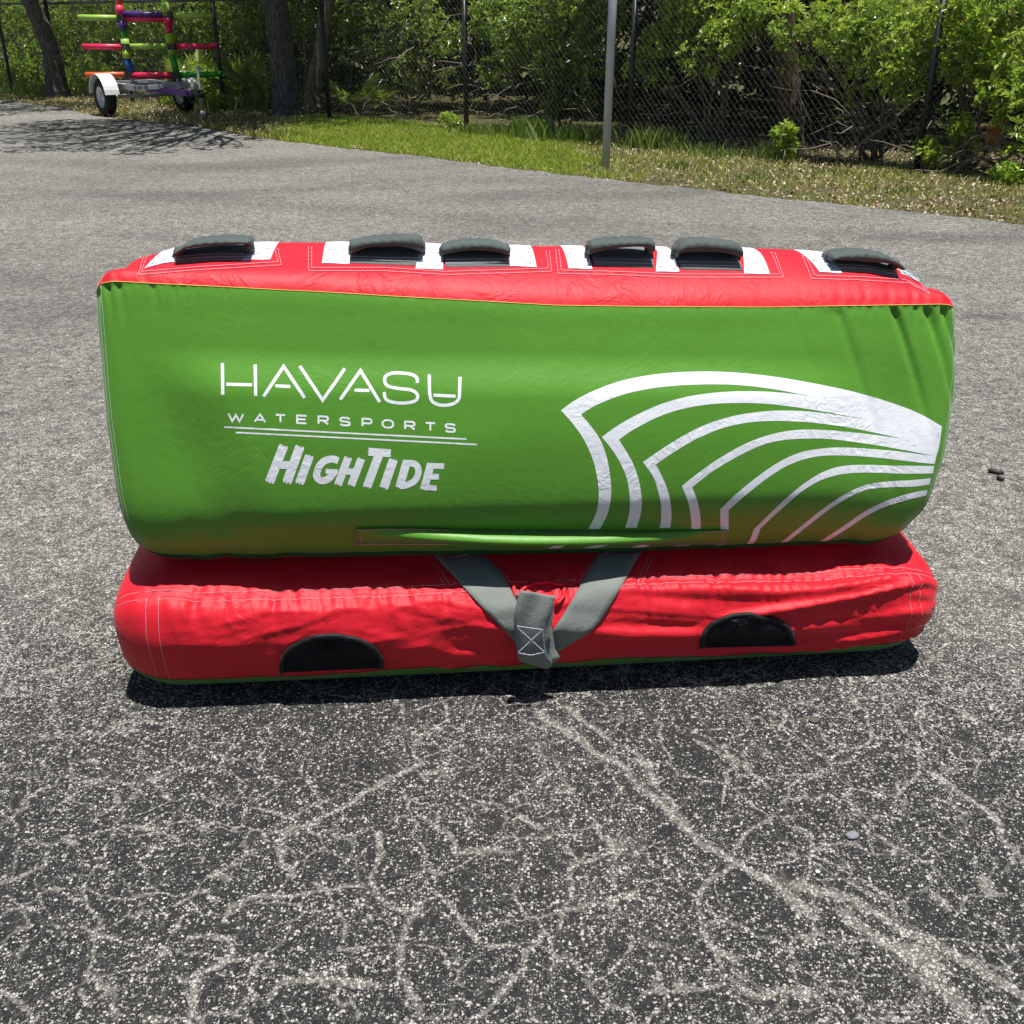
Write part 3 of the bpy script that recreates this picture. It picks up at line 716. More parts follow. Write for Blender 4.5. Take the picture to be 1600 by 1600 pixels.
# --- seams drawn as slim cords lying on the cloth edge
def surf_row(Pw, j, i0=14, i1=None):
    return [Vector(p) for p in Pw[i0:(i1 or len(Pw)-14), j]]
NU = grid_normals(UW); NB = grid_normals(BW)
def cord(name, Pw, NN, j, rad, mat, parent, off=.0, i0=14, i1=None, n=5):
    i1 = i1 or len(Pw)-14; m = MB(); m.tube([Vector(p)+Vector(q)*off for p, q in zip(Pw[i0:i1:2, j], NN[i0:i1:2, j])], rad, n); return m.build(name, mat, parent, True)
cord('seam_thread', UW, NU, jS, .0007, M['thread_yellow'], tpanel, .0004)
cord('piping', UW, NU, jB, .0042, M['seam'], fpanel, .001); cord('piping', UW, NU, jB+3, .0016, M['seam'], fpanel, .001)
for dj, k in ((2, 0), (-2, 0)): cord('seam_thread', BW, NB, jT+dj, .0009, M['thread'], base, .0003, 12, len(BW)-12)
cord('seam_thread', BW, NB, jG+1, .0012, M['seam'], under, .0004, 16)
def side_seam(Pw, NN, i, j0, j1, mat, parent, r=.0009):
    m = MB(); m.tube([Vector(Pw[i, j])+Vector(NN[i, j])*.0005 for j in range(j0, j1, 2)], r, 4); return m.build('seam_thread', mat, parent, True)
for i in (17, 19): side_seam(UW, NU, i, jB, jS, M['thread_green'], fpanel, .0011); side_seam(UW, NU, i, jS, ui[13], M['thread'], tpanel)
for i in (nrow-18, nrow-20): side_seam(UW, NU, i, jB, jS, M['thread_green'], fpanel, .0011); side_seam(UW, NU, i, jS, ui[13], M['thread'], tpanel)
for i in (22, 24, len(BW)-22, len(BW)-24): side_seam(BW, NB, i, jG, jT, M['thread'], base)

# --- handles on the top
def sheet(G, th, flip=False):
    """closed slab from a grid of Vectors, thickness th along the mean normal"""
    R, C = len(G), len(G[0]); A = np.array([[tuple(p) for p in r] for r in G])
    di = np.gradient(A, axis=0); dj = np.gradient(A, axis=1); n = np.cross(di, dj); n /= np.linalg.norm(n, axis=-1, keepdims=True)+1e-9
    if flip: n = -n
    Bt = A + n*th; v_ = np.concatenate([A.reshape(-1, 3), Bt.reshape(-1, 3)]); f = []; o = R*C
    for i in range(R-1):
        for j in range(C-1):
            q = (i*C+j, i*C+j+1, (i+1)*C+j+1, (i+1)*C+j); f.append(q[::-1]); f.append(tuple(o+t for t in q))
    rim = [(0, j) for j in range(C)]+[(i, C-1) for i in range(1, R)]+[(R-1, j) for j in range(C-2, -1, -1)]+[(i, 0) for i in range(R-2, 0, -1)]
    for k in range(len(rim)):
        a = rim[k][0]*C+rim[k][1]; b2 = rim[(k+1) % len(rim)]; b = b2[0]*C+b2[1]; f.append((a, b, o+b, o+a))
    return v_, f
UPX, UPY = project(UW)
def locate(px, py):
    """grid place (i,j) on the visible top nearest to a pixel"""
    js = slice(jS, ui[13]+1); d = (UPX[14:-14, js]-px)**2+(UPY[14:-14, js]-py)**2
    k = np.unravel_index(np.argmin(d), d.shape); return k[0]+14, k[1]+jS
def surf_pt(Pw, NN, i, j, off):
    i0 = int(np.clip(math.floor(i), 0, len(Pw)-2)); t = i-i0; j0 = int(math.floor(j)) % Pw.shape[1]; j1 = (j0+1) % Pw.shape[1]; s = j-math.floor(j)
    p = (Pw[i0, j0]*(1-t)+Pw[i0+1, j0]*t)*(1-s)+(Pw[i0, j1]*(1-t)+Pw[i0+1, j1]*t)*s
    return Vector(p)+Vector(NN[i0, j0])*off
JB = ui[15]
def tab(pa, pb, pc, pd, parent, off=.0022):
    """white webbing tab: front-left, front-right, crest-right, crest-left pixels, then over the crest"""
    il, jl = locate(*pa); ir, jr = locate(*pb); ir2, _ = locate(*pc); il2, _ = locate(*pd)
    jf = (jl+jr)/2; jc = ui[13]; G = []
    for r in range(15):
        t = r/14; j = jf+(JB-jf)*t; k = min(1.0, (j-jf)/max(1, jc-jf))
        a = il+(il2-il)*k; b = ir+(ir2-ir)*k
        G.append([surf_pt(UW, NU, a+(b-a)*c/6, j, off+.0005*math.sin(9*t+c)) for c in range(7)])
    v_, f = sheet(G, .0025); 
    o = mesh_obj('handle_tab', v_, f, M['tab'], parent, False)
    return jf, il, ir, il2, ir2
YG = .242
def grip(top, bot, parent_name, label):
    T = resample(spline2(top, 6), 25); B = resample(spline2(bot, 6), 25); m = MB(); rings = []
    c = on_plane(*T[12], YG)
    e2 = Vector((-sT, cT, 0))
    for k, ((tx, ty), (bx, by)) in enumerate(zip(T, B)):
        x = (tx+bx)/2; pt = on_plane(x, ty, YG+.012); pb = on_plane(x, by, YG)
        zt, zb = pt.z, min(pb.z, pt.z-.010); xw = (pt.x+pb.x)/2
        q = k/24; dep = .088*(1-.25*(2*q-1)**4); wob = .0016*math.sin(k*1.9)+.001*math.sin(k*4.1)
        r = []
        hgt = zt-zb; prof = [(0, .16), (-.004, .45), (.0, .78), (.010, .96), (.4*dep, .92), (dep-.010, .62), (dep, .3), (dep-.004, -.05), (dep*.6, -.10), (.012, .0)]
        for (yy, hh) in prof: r.append(Vector((xw, pb.y, 0))+e2*yy+Vector((0, 0, zb+hgt*hh+wob*hh)))
        rings.append(r)
    n = len(rings[0]); vs_ = [p for r in rings for p in r]; fs = [(i*n+k, i*n+(k+1) % n, (i+1)*n+(k+1) % n, (i+1)*n+k) for i in range(24) for k in range(n)]
    fs = [f[::-1] for f in fs]
    fs.append(tuple(range(n))); fs.append(tuple(24*n+k for k in range(n-1, -1, -1)))
    # end straps dropping to the cloth
    o = mesh_obj('handle_grip', vs_, fs, M['grip'], tube, True); o["label"] = label
    for e_ in (1, 23):
        me = MB()
        ctr = sum(rings[e_], Vector())/n; x_ = (T[e_][0]+B[e_][0])/2
        i, j = locate(x_, 408); a = surf_pt(UW, NU, i, j+8, .001)
        me.tube([ctr, (ctr+a)/2+Vector((0, 0, -.002)), a], [.010, .011, .010], 6); me.build('grip_end', M['grip'], o, True)
    return o
def pad(x0, y0, x1, y1, parent):
    i0, j0 = locate(x0, y0); i1, j1 = locate(x1, y1); G = []
    for r in range(9):
        t = r/8; G.append([surf_pt(UW, NU, i0+(i1-i0)*c/24, (j0+(j1-j0)*c/24)*(1-t)+JB*t, .0014+.004*math.sin(math.pi*min(1, t*2.2))) for c in range(25)])
    v_, f = sheet(G, .002); o = mesh_obj('handle_pad', v_, f, M['pad'], parent, True)
    # two rows of lock stitch along the front edge
    D = MB()
    for row, tt in ((0, .035), (1, .085)):
        for k in range(48):
            c = k/48; ii = i0+(i1-i0)*(c+.004); jj_ = (j0+(j1-j0)*c)*(1-tt)+JB*tt
            p = surf_pt(UW, NU, ii, jj_, .0046+tt*.02); q = surf_pt(UW, NU, i0+(i1-i0)*(c+.013), jj_, .0046+tt*.02); D.tube([p, q], .0009, 4)
    D.build('pad_stitching', M['tab'], parent)["kind"] = 'stuff'
HN = [
 dict(top=[(271,394),(283,384),(306,375),(350,372),(391,373.5)], bot=[(270,397),(294,390),(336,385),(383,383),(391,382)], pad=(272,411,382,407),
      tabs=[((229,417),(272,413),(286,394),(246,396)), ((379,408),(424,407),(430,380),(388,382))]),
 dict(top=[(547,375),(559,373.6),(598,369.7),(653,366),(661,369.7)], bot=[(547,398.5),(572,389),(598,387),(627,387),(661,396)], pad=(546,412,653,416),
      tabs=[((503,413),(546,414),(549,379),(508,379)), ((651,421),(693,422),(692,382),(655,382))]),
 dict(top=[(690,383),(703,379),(729,375.5),(769,376),(795,383)], bot=[(690,400),(708,397),(737,393),(769,394.6),(798,400)], pad=(694,418,797,416),
      tabs=[((797,417),(837,418),(831,383),(797,383))]),
 dict(top=[(920,376),(950,374),(987,373),(1020,372.5),(1024,377)], bot=[(923,400),(930,397),(962,390),(1005,387.5),(1022,395)], pad=(927,417,1023,420),
      tabs=[((888,421),(927,421),(918,384),(879,384)), ((1023,424),(1063,426),(1052,389),(1026,389))]),
 dict(top=[(1057,387),(1070,375),(1100,372.5),(1125,375),(1155,378),(1160,387)], bot=[(1062,404),(1067,397),(1100,395),(1132,397),(1160,404)], pad=(1064,423,1162,424),
      tabs=[((1163,428),(1203,428),(1187,391),(1160,391))]),
 dict(top=[(1298,400),(1316,393),(1353,391),(1388,398),(1412,414)], bot=[(1302,408),(1316,408),(1358,411),(1393,414),(1412,420)], pad=(1314,424,1405,434),
      tabs=[((1281,428),(1315,428),(1297,396),(1255,394)), ((1404,424),(1441,447),(1432,432),(1405,423))])]
ords = ['leftmost', 'second from the left', 'third from the left', 'fourth from the left', 'fifth from the left', 'rightmost']
for h_, od in zip(HN, ords):
    o = grip(h_['top'], h_['bot'], '', od+' charcoal padded grab handle on the backrest')
    pad(*h_['pad'], o)
    for t_ in h_['tabs']: tab(*t_, o)
# box-and-cross stitch on the tabs + double outlines round the handles
P_ = []
for h_ in HN:
    for a, b, c, d in h_['tabs']:
        L = lambda p, q, t: (p[0]+(q[0]-p[0])*t, p[1]+(q[1]-p[1])*t)
        tl = L(L(d, a, .35), L(c, b, .35), .15); tr = L(L(d, a, .35), L(c, b, .35), .85); bl_ = L(L(d, a, .85), L(c, b, .85), .15); br = L(L(d, a, .85), L(c, b, .85), .85)
        P_ += [[tl, tr], [bl_, br], [tl, br], [tr, bl_], [tl, bl_], [tr, br]]
stitches('tab_stitching', P_, bvT, M['tab_thread'], tpanel, .6, 9, .4, .0055)
OUT = [[(225,402),(216,430),(300,423),(440,415),(434,388)], [(482,386),(482,424),(600,424),(700,430),(862,425),(858,392)], [(868,390),(872,428),(960,430),(1060,434),(1224,434),(1210,394)],
       [(1253,400),(1268,436),(1340,438),(1420,443),(1452,460),(1444,446)]]
P_ = []
for o_ in OUT:
    cx = sum(p[0] for p in o_)/len(o_)
    P_ += [o_, [(x+(5 if x < cx else -5), y-5 if 0 < k < len(o_)-1 else y) for k, (x, y) in enumerate(o_)]]
stitches('panel_stitching', P_, bvT, M['thread'], tpanel, 1.1, 5, 1.0)

# --- grab band on the lower front
TE = resample(spline2([(557,825),(600,824),(680,826),(800,829),(1000,830),(1090,828),(1137,827)], 8), 80); BE = resample(spline2([(557,847),(700,846),(850,848),(1000,848),(1137,847)], 8), 80)
G = []
for k, (a, b) in enumerate(zip(TE, BE)):
    u = k/79; bul = .040*math.sin(math.pi*min(1, max(0, (u-.03)/.90)))**.8
    row = []
    for t, o_ in [(0, .0), (.15, .45), (.30, .95), (.42, 1.0), (.56, .72), (.74, .28), (1.0, .02)]:
        x = a[0]+(b[0]-a[0])*t; y = a[1]+(b[1]-a[1])*t
        p, n_ = hit(x, y, bvU, .002)
        row.append(p + Vector((0, -1, .05)).normalized()*(bul*o_))
    G.append(row)
v_, f = sheet(G, .003, True); gb = mesh_obj('grab_band', v_, f, M['green'], fpanel, True); gb["label"] = 'green cloth grab band sewn along the lower edge'
stitches('band_stitching', [[(557,825),(640,823),(700,825)], [(557,825),(558,847)], [(562,828),(564,846)], [(557,847),(700,847)], [(1100,828),(1137,827),(1132,842),(1120,848)], [(1131,830),(1122,845)]], bvU, M['thread'], fpanel, 1.2, 5, .8, .006)

# --- black vent patches on the base
for cx, top, l, r, bl_, br, lab in [(517, 993, 440, 596, 1049, 1042, 'black half-moon vent patch on the left of the base'), (1168, 961, 1096, 1239, 1012, 1009, 'black half-moon vent patch on the right of the base')]:
    n = 40; arc = []
    for k in range(n+1):
        a = math.pi*k/n; x = (l+r)/2-(r-l)/2*math.cos(a); yb = bl_+(br-bl_)*k/n; arc.append((x, yb+(top-yb)*math.sin(a)**.72))
    D = Decal(bvB, .0035); botl = [(l+(r-l)*k/n, bl_+(br-bl_)*k/n) for k in range(n+1)]
    D.grid([[(a[0]+(b[0]-a[0])*t/8, a[1]+(b[1]-a[1])*t/8) for t in range(9)] for a, b in zip(arc, botl)])
    vp = D.build('vent_patch', M['black_mesh'], tube); vp["label"] = lab
    m = MB(); pts = [hit(x, y, bvB, .004)[0] for x, y in arc]; pts = [p for p in pts if p]
    m.tube(pts, .0055, 6); m.build('binding', M['black_bind'], vp, True)

# --- tow straps
def z4(P): return [(640+x/4, 820+y/4) for x, y in P]
def strap(name, L, R, off, th, n=46, m=6, bv=None, label=None, parent=None):
    L = resample(spline2(L, 6), n); R = resample(spline2(R, 6), n); G = []
    for k, (a, b) in enumerate(zip(L, R)):
        o_ = off(k/(n-1)) if callable(off) else off
        row = []
        for c in range(m+1):
            p, n_ = hit(a[0]+(b[0]-a[0])*c/m, a[1]+(b[1]-a[1])*c/m, bvB, 0.0)
            row.append(p + Vector((0, -.75, .66))*o_)
        G.append(row)
    A = np.array([[tuple(p) for p in r] for r in G])       # webbing is stiffer than the cloth: smooth it
    for _ in range(6): A[1:-1] = (A[:-2]+2*A[1:-1]+A[2:])/4; A[:, 1:-1] = (A[:, :-2]+2*A[:, 1:-1]+A[:, 2:])/4
    v_, f = sheet([[Vector(p) for p in r] for r in A], th, True); o = mesh_obj(name, v_, f, M['webbing'], parent or tube, True)
    if label: o["label"] = label
    return o
strap('tow_strap', z4([(150,190),(270,315),(510,580),(620,690),(690,780)]), z4([(440,165),(580,315),(650,440),(720,580),(790,760)]), .007, .003, label='left arm of the grey webbing tow strap')
strap('tow_strap', z4([(1190,165),(1110,300),(1000,500),(880,690),(800,800)]), z4([(1445,170),(1365,310),(1170,635),(1010,745),(880,830)]), .0075, .003, label='right arm of the grey webbing tow strap')
# hanging loop: web folded back on itself
LL = resample(spline2(z4([(690,410),(668,500),(656,600),(664,700),(668,780),(684,850),(720,862)]), 6), 34); RR = resample(spline2(z4([(912,448),(890,540),(862,640),(862,720),(858,790),(886,880),(850,904)]), 6), 34)
G = []
for k, (a, b) in enumerate(zip(LL, RR)):
    t = k/33; yl = -.040-.012*math.sin(math.pi*t)+.018*max(0, t-.85)/.15
    G.append([on_plane(a[0]+(b[0]-a[0])*c/6, a[1]+(b[1]-a[1])*c/6, yl - .004*math.sin(c*1.3+t*5)) for c in range(7)])
v_, f = sheet(G, .004, True); lp = mesh_obj('strap_loop', v_, f, M['webbing'], tube, True); lp["label"] = 'folded grey webbing loop hanging at the centre'
G = []
for k, (a, b) in enumerate(zip(resample(z4([(665,430),(690,620),(700,760),(690,840),(760,870)]), 30), resample(z4([(905,470),(890,640),(910,780),(940,830),(900,868)]), 30))):
    t = k/29; G.append([on_plane(a[0]+(b[0]-a[0])*c/4, a[1]+(b[1]-a[1])*c/4, -.022-.012*t) for c in range(5)])
v_, f = sheet(G, .004, True); mesh_obj('strap_fold', v_, f, M['webbing'], lp, True)
m = MB()
for q in [[(670,632),(832,655)], [(832,655),(845,795),(760,815),(675,800)], [(672,640),(842,795)], [(828,658),(680,796)]]:
    q = resample(z4(q), 12)
    for a, b in zip(q[:-1], q[1:]):
        m.tube([on_plane(*a, -.062), on_plane(a[0]+(b[0]-a[0])*.86, a[1]+(b[1]-a[1])*.86, -.062)], .0010, 4)
m.build('loop_stitching', M['tab_thread'], lp)["kind"] = 'stuff'
# torn red cloth edge and seams behind the loop
m = MB()
rag = resample(spline2([(802,914),(806,934),(815,926),(835,913),(868,912),(884,918),(880,932),(868,944)], 5), 34)
m.tube([hit(x, y, bvB, .006)[0] for x, y in rag], .0042, 6); m.build('cloth_hem', M['red'], base, True)
stitches('strap_panel_stitching', [[(665,868),(682,892),(694,915)], [(671,868),(690,893),(702,915)], [(760,868),(780,890),(800,912)], [(1015,868),(1002,895),(996,912)], [(1021,868),(1010,895),(1004,912)], [(930,870),(912,898),(905,912)]], bvB, M['thread'], base, 1.0, 5, .8)
stitches('strap_stitching', [[(688,867),(730,858)], [(686,862),(700,867)], [(935,858),(995,864)]], bvA, M['thread'], base, 1.0, 4, .8, .012)

# ------------------------------------------------------------------ small things on the asphalt
def blob(name, px, py, a, b, h, mat, rot, label, cat, seed, n=10):
    g = ground(px, py); r = random.Random(seed); R = Matrix.Rotation(rot, 3, 'Z'); vs_ = []; fs = []
    for k, (s, z) in enumerate([(1.0, .004), (.97, .004+h*.5), (.7, .004+h)]):
        for q in range(n):
            an = 2*math.pi*q/n; w = 1+.25*(random.Random(seed*97+q).random()-.5); p = R @ Vector((a*s*w*math.cos(an), b*s*w*math.sin(an), 0)); vs_.append(g+p+Vector((0, 0, z)))
    vs_.append(g+Vector((0, 0, .004+h*1.05)))
    for k in range(2):
        for q in range(n): fs.append((k*n+q, k*n+(q+1) % n, (k+1)*n+(q+1) % n, (k+1)*n+q))
    for q in range(n): fs.append((2*n+q, 2*n+(q+1) % n, 3*n))
    o = mesh_obj(name, vs_, fs, mat, None, True); return set_tags(o, label, cat)
blob('pebble', 1331, 1308, .013, .010, .004, M['stone'], .3, 'small blue-grey flat pebble on the asphalt in the right foreground', 'pebble', 3)
blob('fallen_leaf', 1271, 1126, .011, .012, .0012, M['dry_leaf'], .2, 'flat brown square leaf scrap on the asphalt in front of the tube', 'leaf', 5, 8)
blob('pebble', 1277, 1365, .0045, .0038, .003, M['tab'], .2, 'tiny white pebble on the asphalt beside the dark stain', 'pebble', 9, 8)
def scrap(px0, py0, px1, py1, w, label):
    a = ground(px0, py0, .006); b = ground(px1, py1, .006); m = MB(); pts = [a.lerp(b, t)+Vector((0, .004*math.sin(t*9), .003*math.sin(t*7))) for t in [0, .15, .4, .6, .85, 1]]
    m.tube(pts, [w*.7, w, w*1.1, w, w*1.05, w*.6], 7); o = m.build('rubber_scrap', M['rubber'], None, True); return set_tags(o, label, 'rubber scrap', 'black scraps on the asphalt right of the tube')
scrap(1545, 736, 1568, 739, .0075, 'longer of two black rubber scraps on the asphalt right of the tube')
scrap(1558, 747, 1569, 749, .0065, 'shorter of two black rubber scraps on the asphalt right of the tube')

# ------------------------------------------------------------------ metal pole
pb = ground(946, 265); m = MB(); m.tube([pb+Vector((0, 0, -.05)), pb+Vector((.008, 0, 1.4)), pb+Vector((.015, 0, 3.0))], .040, 16)
pole = m.build('metal_pole', M['galv'], None, True); set_tags(pole, 'bare grey galvanised metal pole standing at the asphalt edge', 'pole')

# ------------------------------------------------------------------ chain-link fence
FH = 1.62
def fy(x): return 13.9-.86*x
def fence_x(px):      # where the column px meets the fence line on the ground
    lo, hi = -14., 9.
    for _ in range(50):
        mid = (lo+hi)/2; P = np.array([mid, fy(mid), 0.]); q = project(P)[0]
        if q < px: lo = mid
        else: hi = mid
    return (lo+hi)/2
fdir = Vector((1, -.86, 0)).normalized(); fn = Vector((.86, 1, 0)).normalized()
POSTX = [fence_x(p) for p in (20, 97, 208, 351, 515, 729, 982, 1431)]
POSTX = [POSTX[0]-6.9, POSTX[0]-4.6, POSTX[0]-2.3] + POSTX + [POSTX[-1]+2.0, POSTX[-1]+4.0]
fence = empty('chain_link_fence', (POSTX[6], fy(POSTX[6]), 0), 'black chain-link fence running in front of the thicket', 'fence')
for x in POSTX:
    m = MB(); y = fy(x); m.tube([(x, y, -.05), (x, y, FH+.02)], .034, 10); p_ = m.build('post', M['fence_black'], fence, True)
    c = MB(); c.lathe((x, y, FH+.02), (0, 0, 1), [(0, .040), (.02, .038), (.04, .02), (.045, .001)], 10); c.build('post_cap', M['fence_black'], p_, True)
xa, xb = POSTX[0], POSTX[-1]
m = MB(); m.tube([(xa, fy(xa), FH), (xb, fy(xb), FH)], .022, 8); m.build('top_rail', M['fence_black'], fence, True)
L_ = math.hypot(xb-xa, fy(xb)-fy(xa)); w_ = .037; nw = int(L_/w_); hz = .041; nz = int(FH/hz)
Vs = []; Fs = []; A0 = Vector((xa, fy(xa), 0)) - fn*.036; rr_ = .0021
for k in range(nw):
    b0 = len(Vs)
    for i in range(nz+1):
        s_ = k*w_+(w_*1.03 if (i+k) % 2 else 0); d_ = .003 if i % 2 else -.003
        c = A0+fdir*s_+fn*d_+Vector((0, 0, .02+i*hz)); sg = 1 if i % 2 else -1
        for q in range(3):
            an = 2*math.pi*q/3; Vs.append(tuple(c+fdir*(rr_*math.cos(an))+fn*(rr_*math.sin(an))))
    for i in range(nz):
        for q in range(3): Fs.append((b0+i*3+q, b0+i*3+(q+1) % 3, b0+i*3+3+(q+1) % 3, b0+i*3+3+q))
cm = fast_mesh('chain_mesh', np.array(Vs), np.array(Fs), M['wire'], fence, False); cm["kind"] = "stuff"

# ------------------------------------------------------------------ foliage tools
def rosettes(C, A, n, size, rng, spread=.75, w=.36):
    """leaf whorls: centres C (k,3), axes A (k,3) -> verts, faces"""
    k = len(C); C = np.repeat(C, n, 0); A = np.repeat(A, n, 0); m = len(C)
    R = rng.normal(size=(m, 3)); T = np.cross(A, R); T /= np.linalg.norm(T, axis=1, keepdims=True)+1e-9
    D = A*rng.uniform(.1, .9, (m, 1)) + T*spread*rng.uniform(.6, 1.2, (m, 1)); D /= np.linalg.norm(D, axis=1, keepdims=True)+1e-9
    D[:, 2] -= .10
    S = np.cross(D, np.cross(D, A)+rng.normal(size=(m, 3))*.25); S = np.cross(D, A)+rng.normal(size=(m, 3))*.2; S /= np.linalg.norm(S, axis=1, keepdims=True)+1e-9
    N = np.cross(S, D); ln = size*rng.uniform(.6, 1.25, (m, 1)); wd = ln*w*rng.uniform(.8, 1.2, (m, 1))
    B = C + D*ln*.08; mid = C + D*ln*.60
    V = np.stack([B, mid-S*wd*.5+N*wd*.16, C+D*ln-N*ln*.10, mid+S*wd*.5+N*wd*.16], 1).reshape(-1, 3)
    i = np.arange(m)*4
    F = np.concatenate([np.stack([i, i+1, i+2], -1), np.stack([i, i+2, i+3], -1)])
    return V, F
def clump_points(cl, n, rng, up=.55, shell=.55):
    """points through ellipsoid clumps, denser to the outside; axes lean out and up"""
    cl = np.array(cl, float); vol = cl[:, 3]**2*cl[:, 4]; pick = rng.choice(len(cl), n, p=vol/vol.sum())
    d = rng.normal(size=(n, 3)); d /= np.linalg.norm(d, axis=1, keepdims=True)
    r = rng.uniform(shell**3, 1, (n, 1))**(1/3); r *= 1+.28*fbm(d[:, :1]*2.2+pick[:, None], d[:, 1:2]*2.2+d[:, 2:]*2, 5, 2)
    P = cl[pick, :3] + d*r*np.stack([cl[pick, 3], cl[pick, 3], cl[pick, 4]], -1)
    A = d + np.array([0, 0, up])+rng.normal(size=(n, 3))*.35; A /= np.linalg.norm(A, axis=1, keepdims=True)
    return P, A
def limb(m, a, b, r0, r1, wob, rng, n=6, sides=6):
    a = Vector(a); b = Vector(b); pts = []; L = (b-a).length
    for i in range(n+1):
        t = i/n; j = Vector(rng.normal(size=3))*wob*L*math.sin(math.pi*t); pts.append(a.lerp(b, t)+j+Vector((0, 0, .10*L*math.sin(math.pi*t))))
    m.tube(pts, [r0+(r1-r0)*i/n for i in range(n+1)], sides); return pts
def shrub(name, base_, clumps, n, leafs, size, mat, label, cat, seed, group=None, stemmat='twig', stem_r=.022, shell=.5, up=.55):
    rng = np.random.default_rng(seed); o = empty(name, base_, label, cat, group)
    P, A = clump_points(clumps, n, rng, up, shell); keep = P[:, 2] > .02; P = P[keep]; A = A[keep]
    V, F = rosettes(P, A, leafs, size, rng); fast_mesh('foliage', V, F, M[mat], o)
    m = MB(); bb = Vector(base_)
    for c in clumps:
        tip = Vector(c[:3]); s = bb+Vector((rng.normal()*.08, rng.normal()*.08, 0)); pts = limb(m, s, tip, stem_r, stem_r*.35, .05, rng, 7)
        for _ in range(5):
            d = Vector(rng.normal(size=3)).normalized(); q = pts[rng.integers(3, 7)]
            limb(m, q, tip+Vector((d.x*c[3], d.y*c[3], abs(d.z)*c[4]*.8))*1.0, stem_r*.35, .003, .05, rng, 4, 4)
    m.build('stem', M[stemmat], o, True)
    return o
def px_at(px, py, back):
    """point on the sight line, `back` metres behind the fence line"""
    d = ray(px, py); n_ = (.86, 1); rhs = 13.9 + back*math.hypot(.86, 1)
    t = rhs/(d.x*.86+d.y); return CAM+d*t
def cl(px, py, back, r, rz=None):
    p = px_at(px, py, back); return (p.x, p.y, p.z, r, rz or r*.8)
def gb_(px, back):
    p = px_at(px, 40, back); return (p.x, p.y, -.01)

# bright shrubs pressing through the fence on the right
shrub('leafy_shrub', gb_(1560, .5), [cl(1590,40,.2,.42), cl(1520,20,.3,.45), cl(1570,120,.1,.34), cl(1500,90,.3,.30), cl(1600,170,-.05,.30), cl(1560,70,.6,.5), cl(1610,250,-.1,.25), cl(1480,30,.5,.35)],
      1050, 9, .082, 'leaf_bright', 'bright leafy shrub at the far right, right of the rightmost fence post', 'shrub', 1, stem_r=.018)
shrub('leafy_shrub', gb_(1400, .6), [cl(1310,50,.35,.26), cl(1360,70,.25,.30), cl(1400,110,.2,.28), cl(1330,100,.3,.20), cl(1290,30,.5,.25), cl(1380,30,.5,.34), cl(1430,70,.3,.28), cl(1420,150,.15,.16), cl(1340,150,.3,.12), cl(1235,35,.3,.22), cl(1235,70,.3,.14), cl(1230,97,.35,.10,.06), cl(1265,100,.35,.10,.06), cl(1440,200,.1,.12)],
      950, 9, .080, 'leaf_bright', 'bright yellow-green shrub hanging over a dark hollow left of the rightmost fence post', 'shrub', 2, stem_r=.016)
shrub('leafy_shrub', gb_(1130, .7), [cl(1180,20,.5,.28), cl(1130,60,.35,.24), cl(1080,85,.35,.20), cl(1040,60,.4,.24), cl(1070,20,.5,.30), cl(1120,15,.6,.34), cl(1030,125,.3,.14), cl(1110,100,.3,.12,.09), cl(1200,15,.7,.3), cl(1000,100,.4,.2)],
      900, 9, .082, 'leaf_bright', 'bright shrub with drooping sprays just right of the metal pole', 'shrub', 3, stem_r=.016)
shrub('leafy_shrub', gb_(870, .9), [cl(900,40,.6,.40), cl(850,20,.7,.42), cl(930,90,.5,.28), cl(870,100,.6,.32), cl(810,60,.7,.36), cl(770,30,.8,.36), cl(910,150,.5,.20), cl(860,160,.6,.16), cl(780,110,.7,.28), cl(940,20,.6,.3)],
      1300, 8, .085, 'leaf_mid', 'dense green shrub just left of the metal pole', 'shrub', 4, stem_r=.018)
shrub('leafy_shrub', gb_(640, 1.6), [cl(650,20,1.2,.42), cl(600,50,1.5,.40), cl(690,60,1.2,.34), cl(640,110,1.6,.34), cl(560,20,1.5,.5), cl(700,120,1.3,.2), cl(600,150,1.3,.2)],
      1000, 7, .075, 'leaf_mid', 'shaded open shrub of small leaves between the second oak and the metal pole', 'shrub', 5)
shrub('leafy_shrub', gb_(455, 1.5), [cl(480,20,1.5,.55), cl(540,70,1.3,.36), cl(400,20,1.6,.6), cl(380,50,1.2,.4), cl(540,10,1.8,.5), cl(405,110,1.6,.4)],
      1300, 7, .080, 'leaf_mid', 'green shrub behind the fence at the second oak trunk', 'shrub', 6)
shrub('leafy_shrub', gb_(290, 1.5), [cl(300,20,1.5,.7), cl(250,60,1.3,.5), cl(330,50,1.6,.5), cl(210,30,1.6,.6), cl(280,95,1.2,.35), cl(230,110,1.2,.35)],
      1500, 7, .085, 'leaf_mid', 'leafy green shrub directly behind the colourful rack trailer', 'shrub', 7)
shrub('leafy_shrub', gb_(120, 1.6), [cl(150,20,1.6,.7), cl(110,60,1.3,.6), cl(170,80,1.3,.5), cl(60,20,1.6,.7), cl(130,110,1.2,.4), cl(70,90,1.3,.5)],
      1500, 7, .090, 'leaf_mid', 'green shrub behind the fence between the leaning oak and the trailer', 'shrub', 8)
shrub('leafy_shrub', gb_(10, 1.8), [cl(10,20,1.8,.8), cl(-40,60,1.6,.7), cl(40,80,1.4,.5), cl(0,110,1.3,.4), cl(-60,20,2.0,.9)],
      1300, 7, .095, 'leaf_mid', 'green shrub at the far left edge behind the fence', 'shrub', 9)
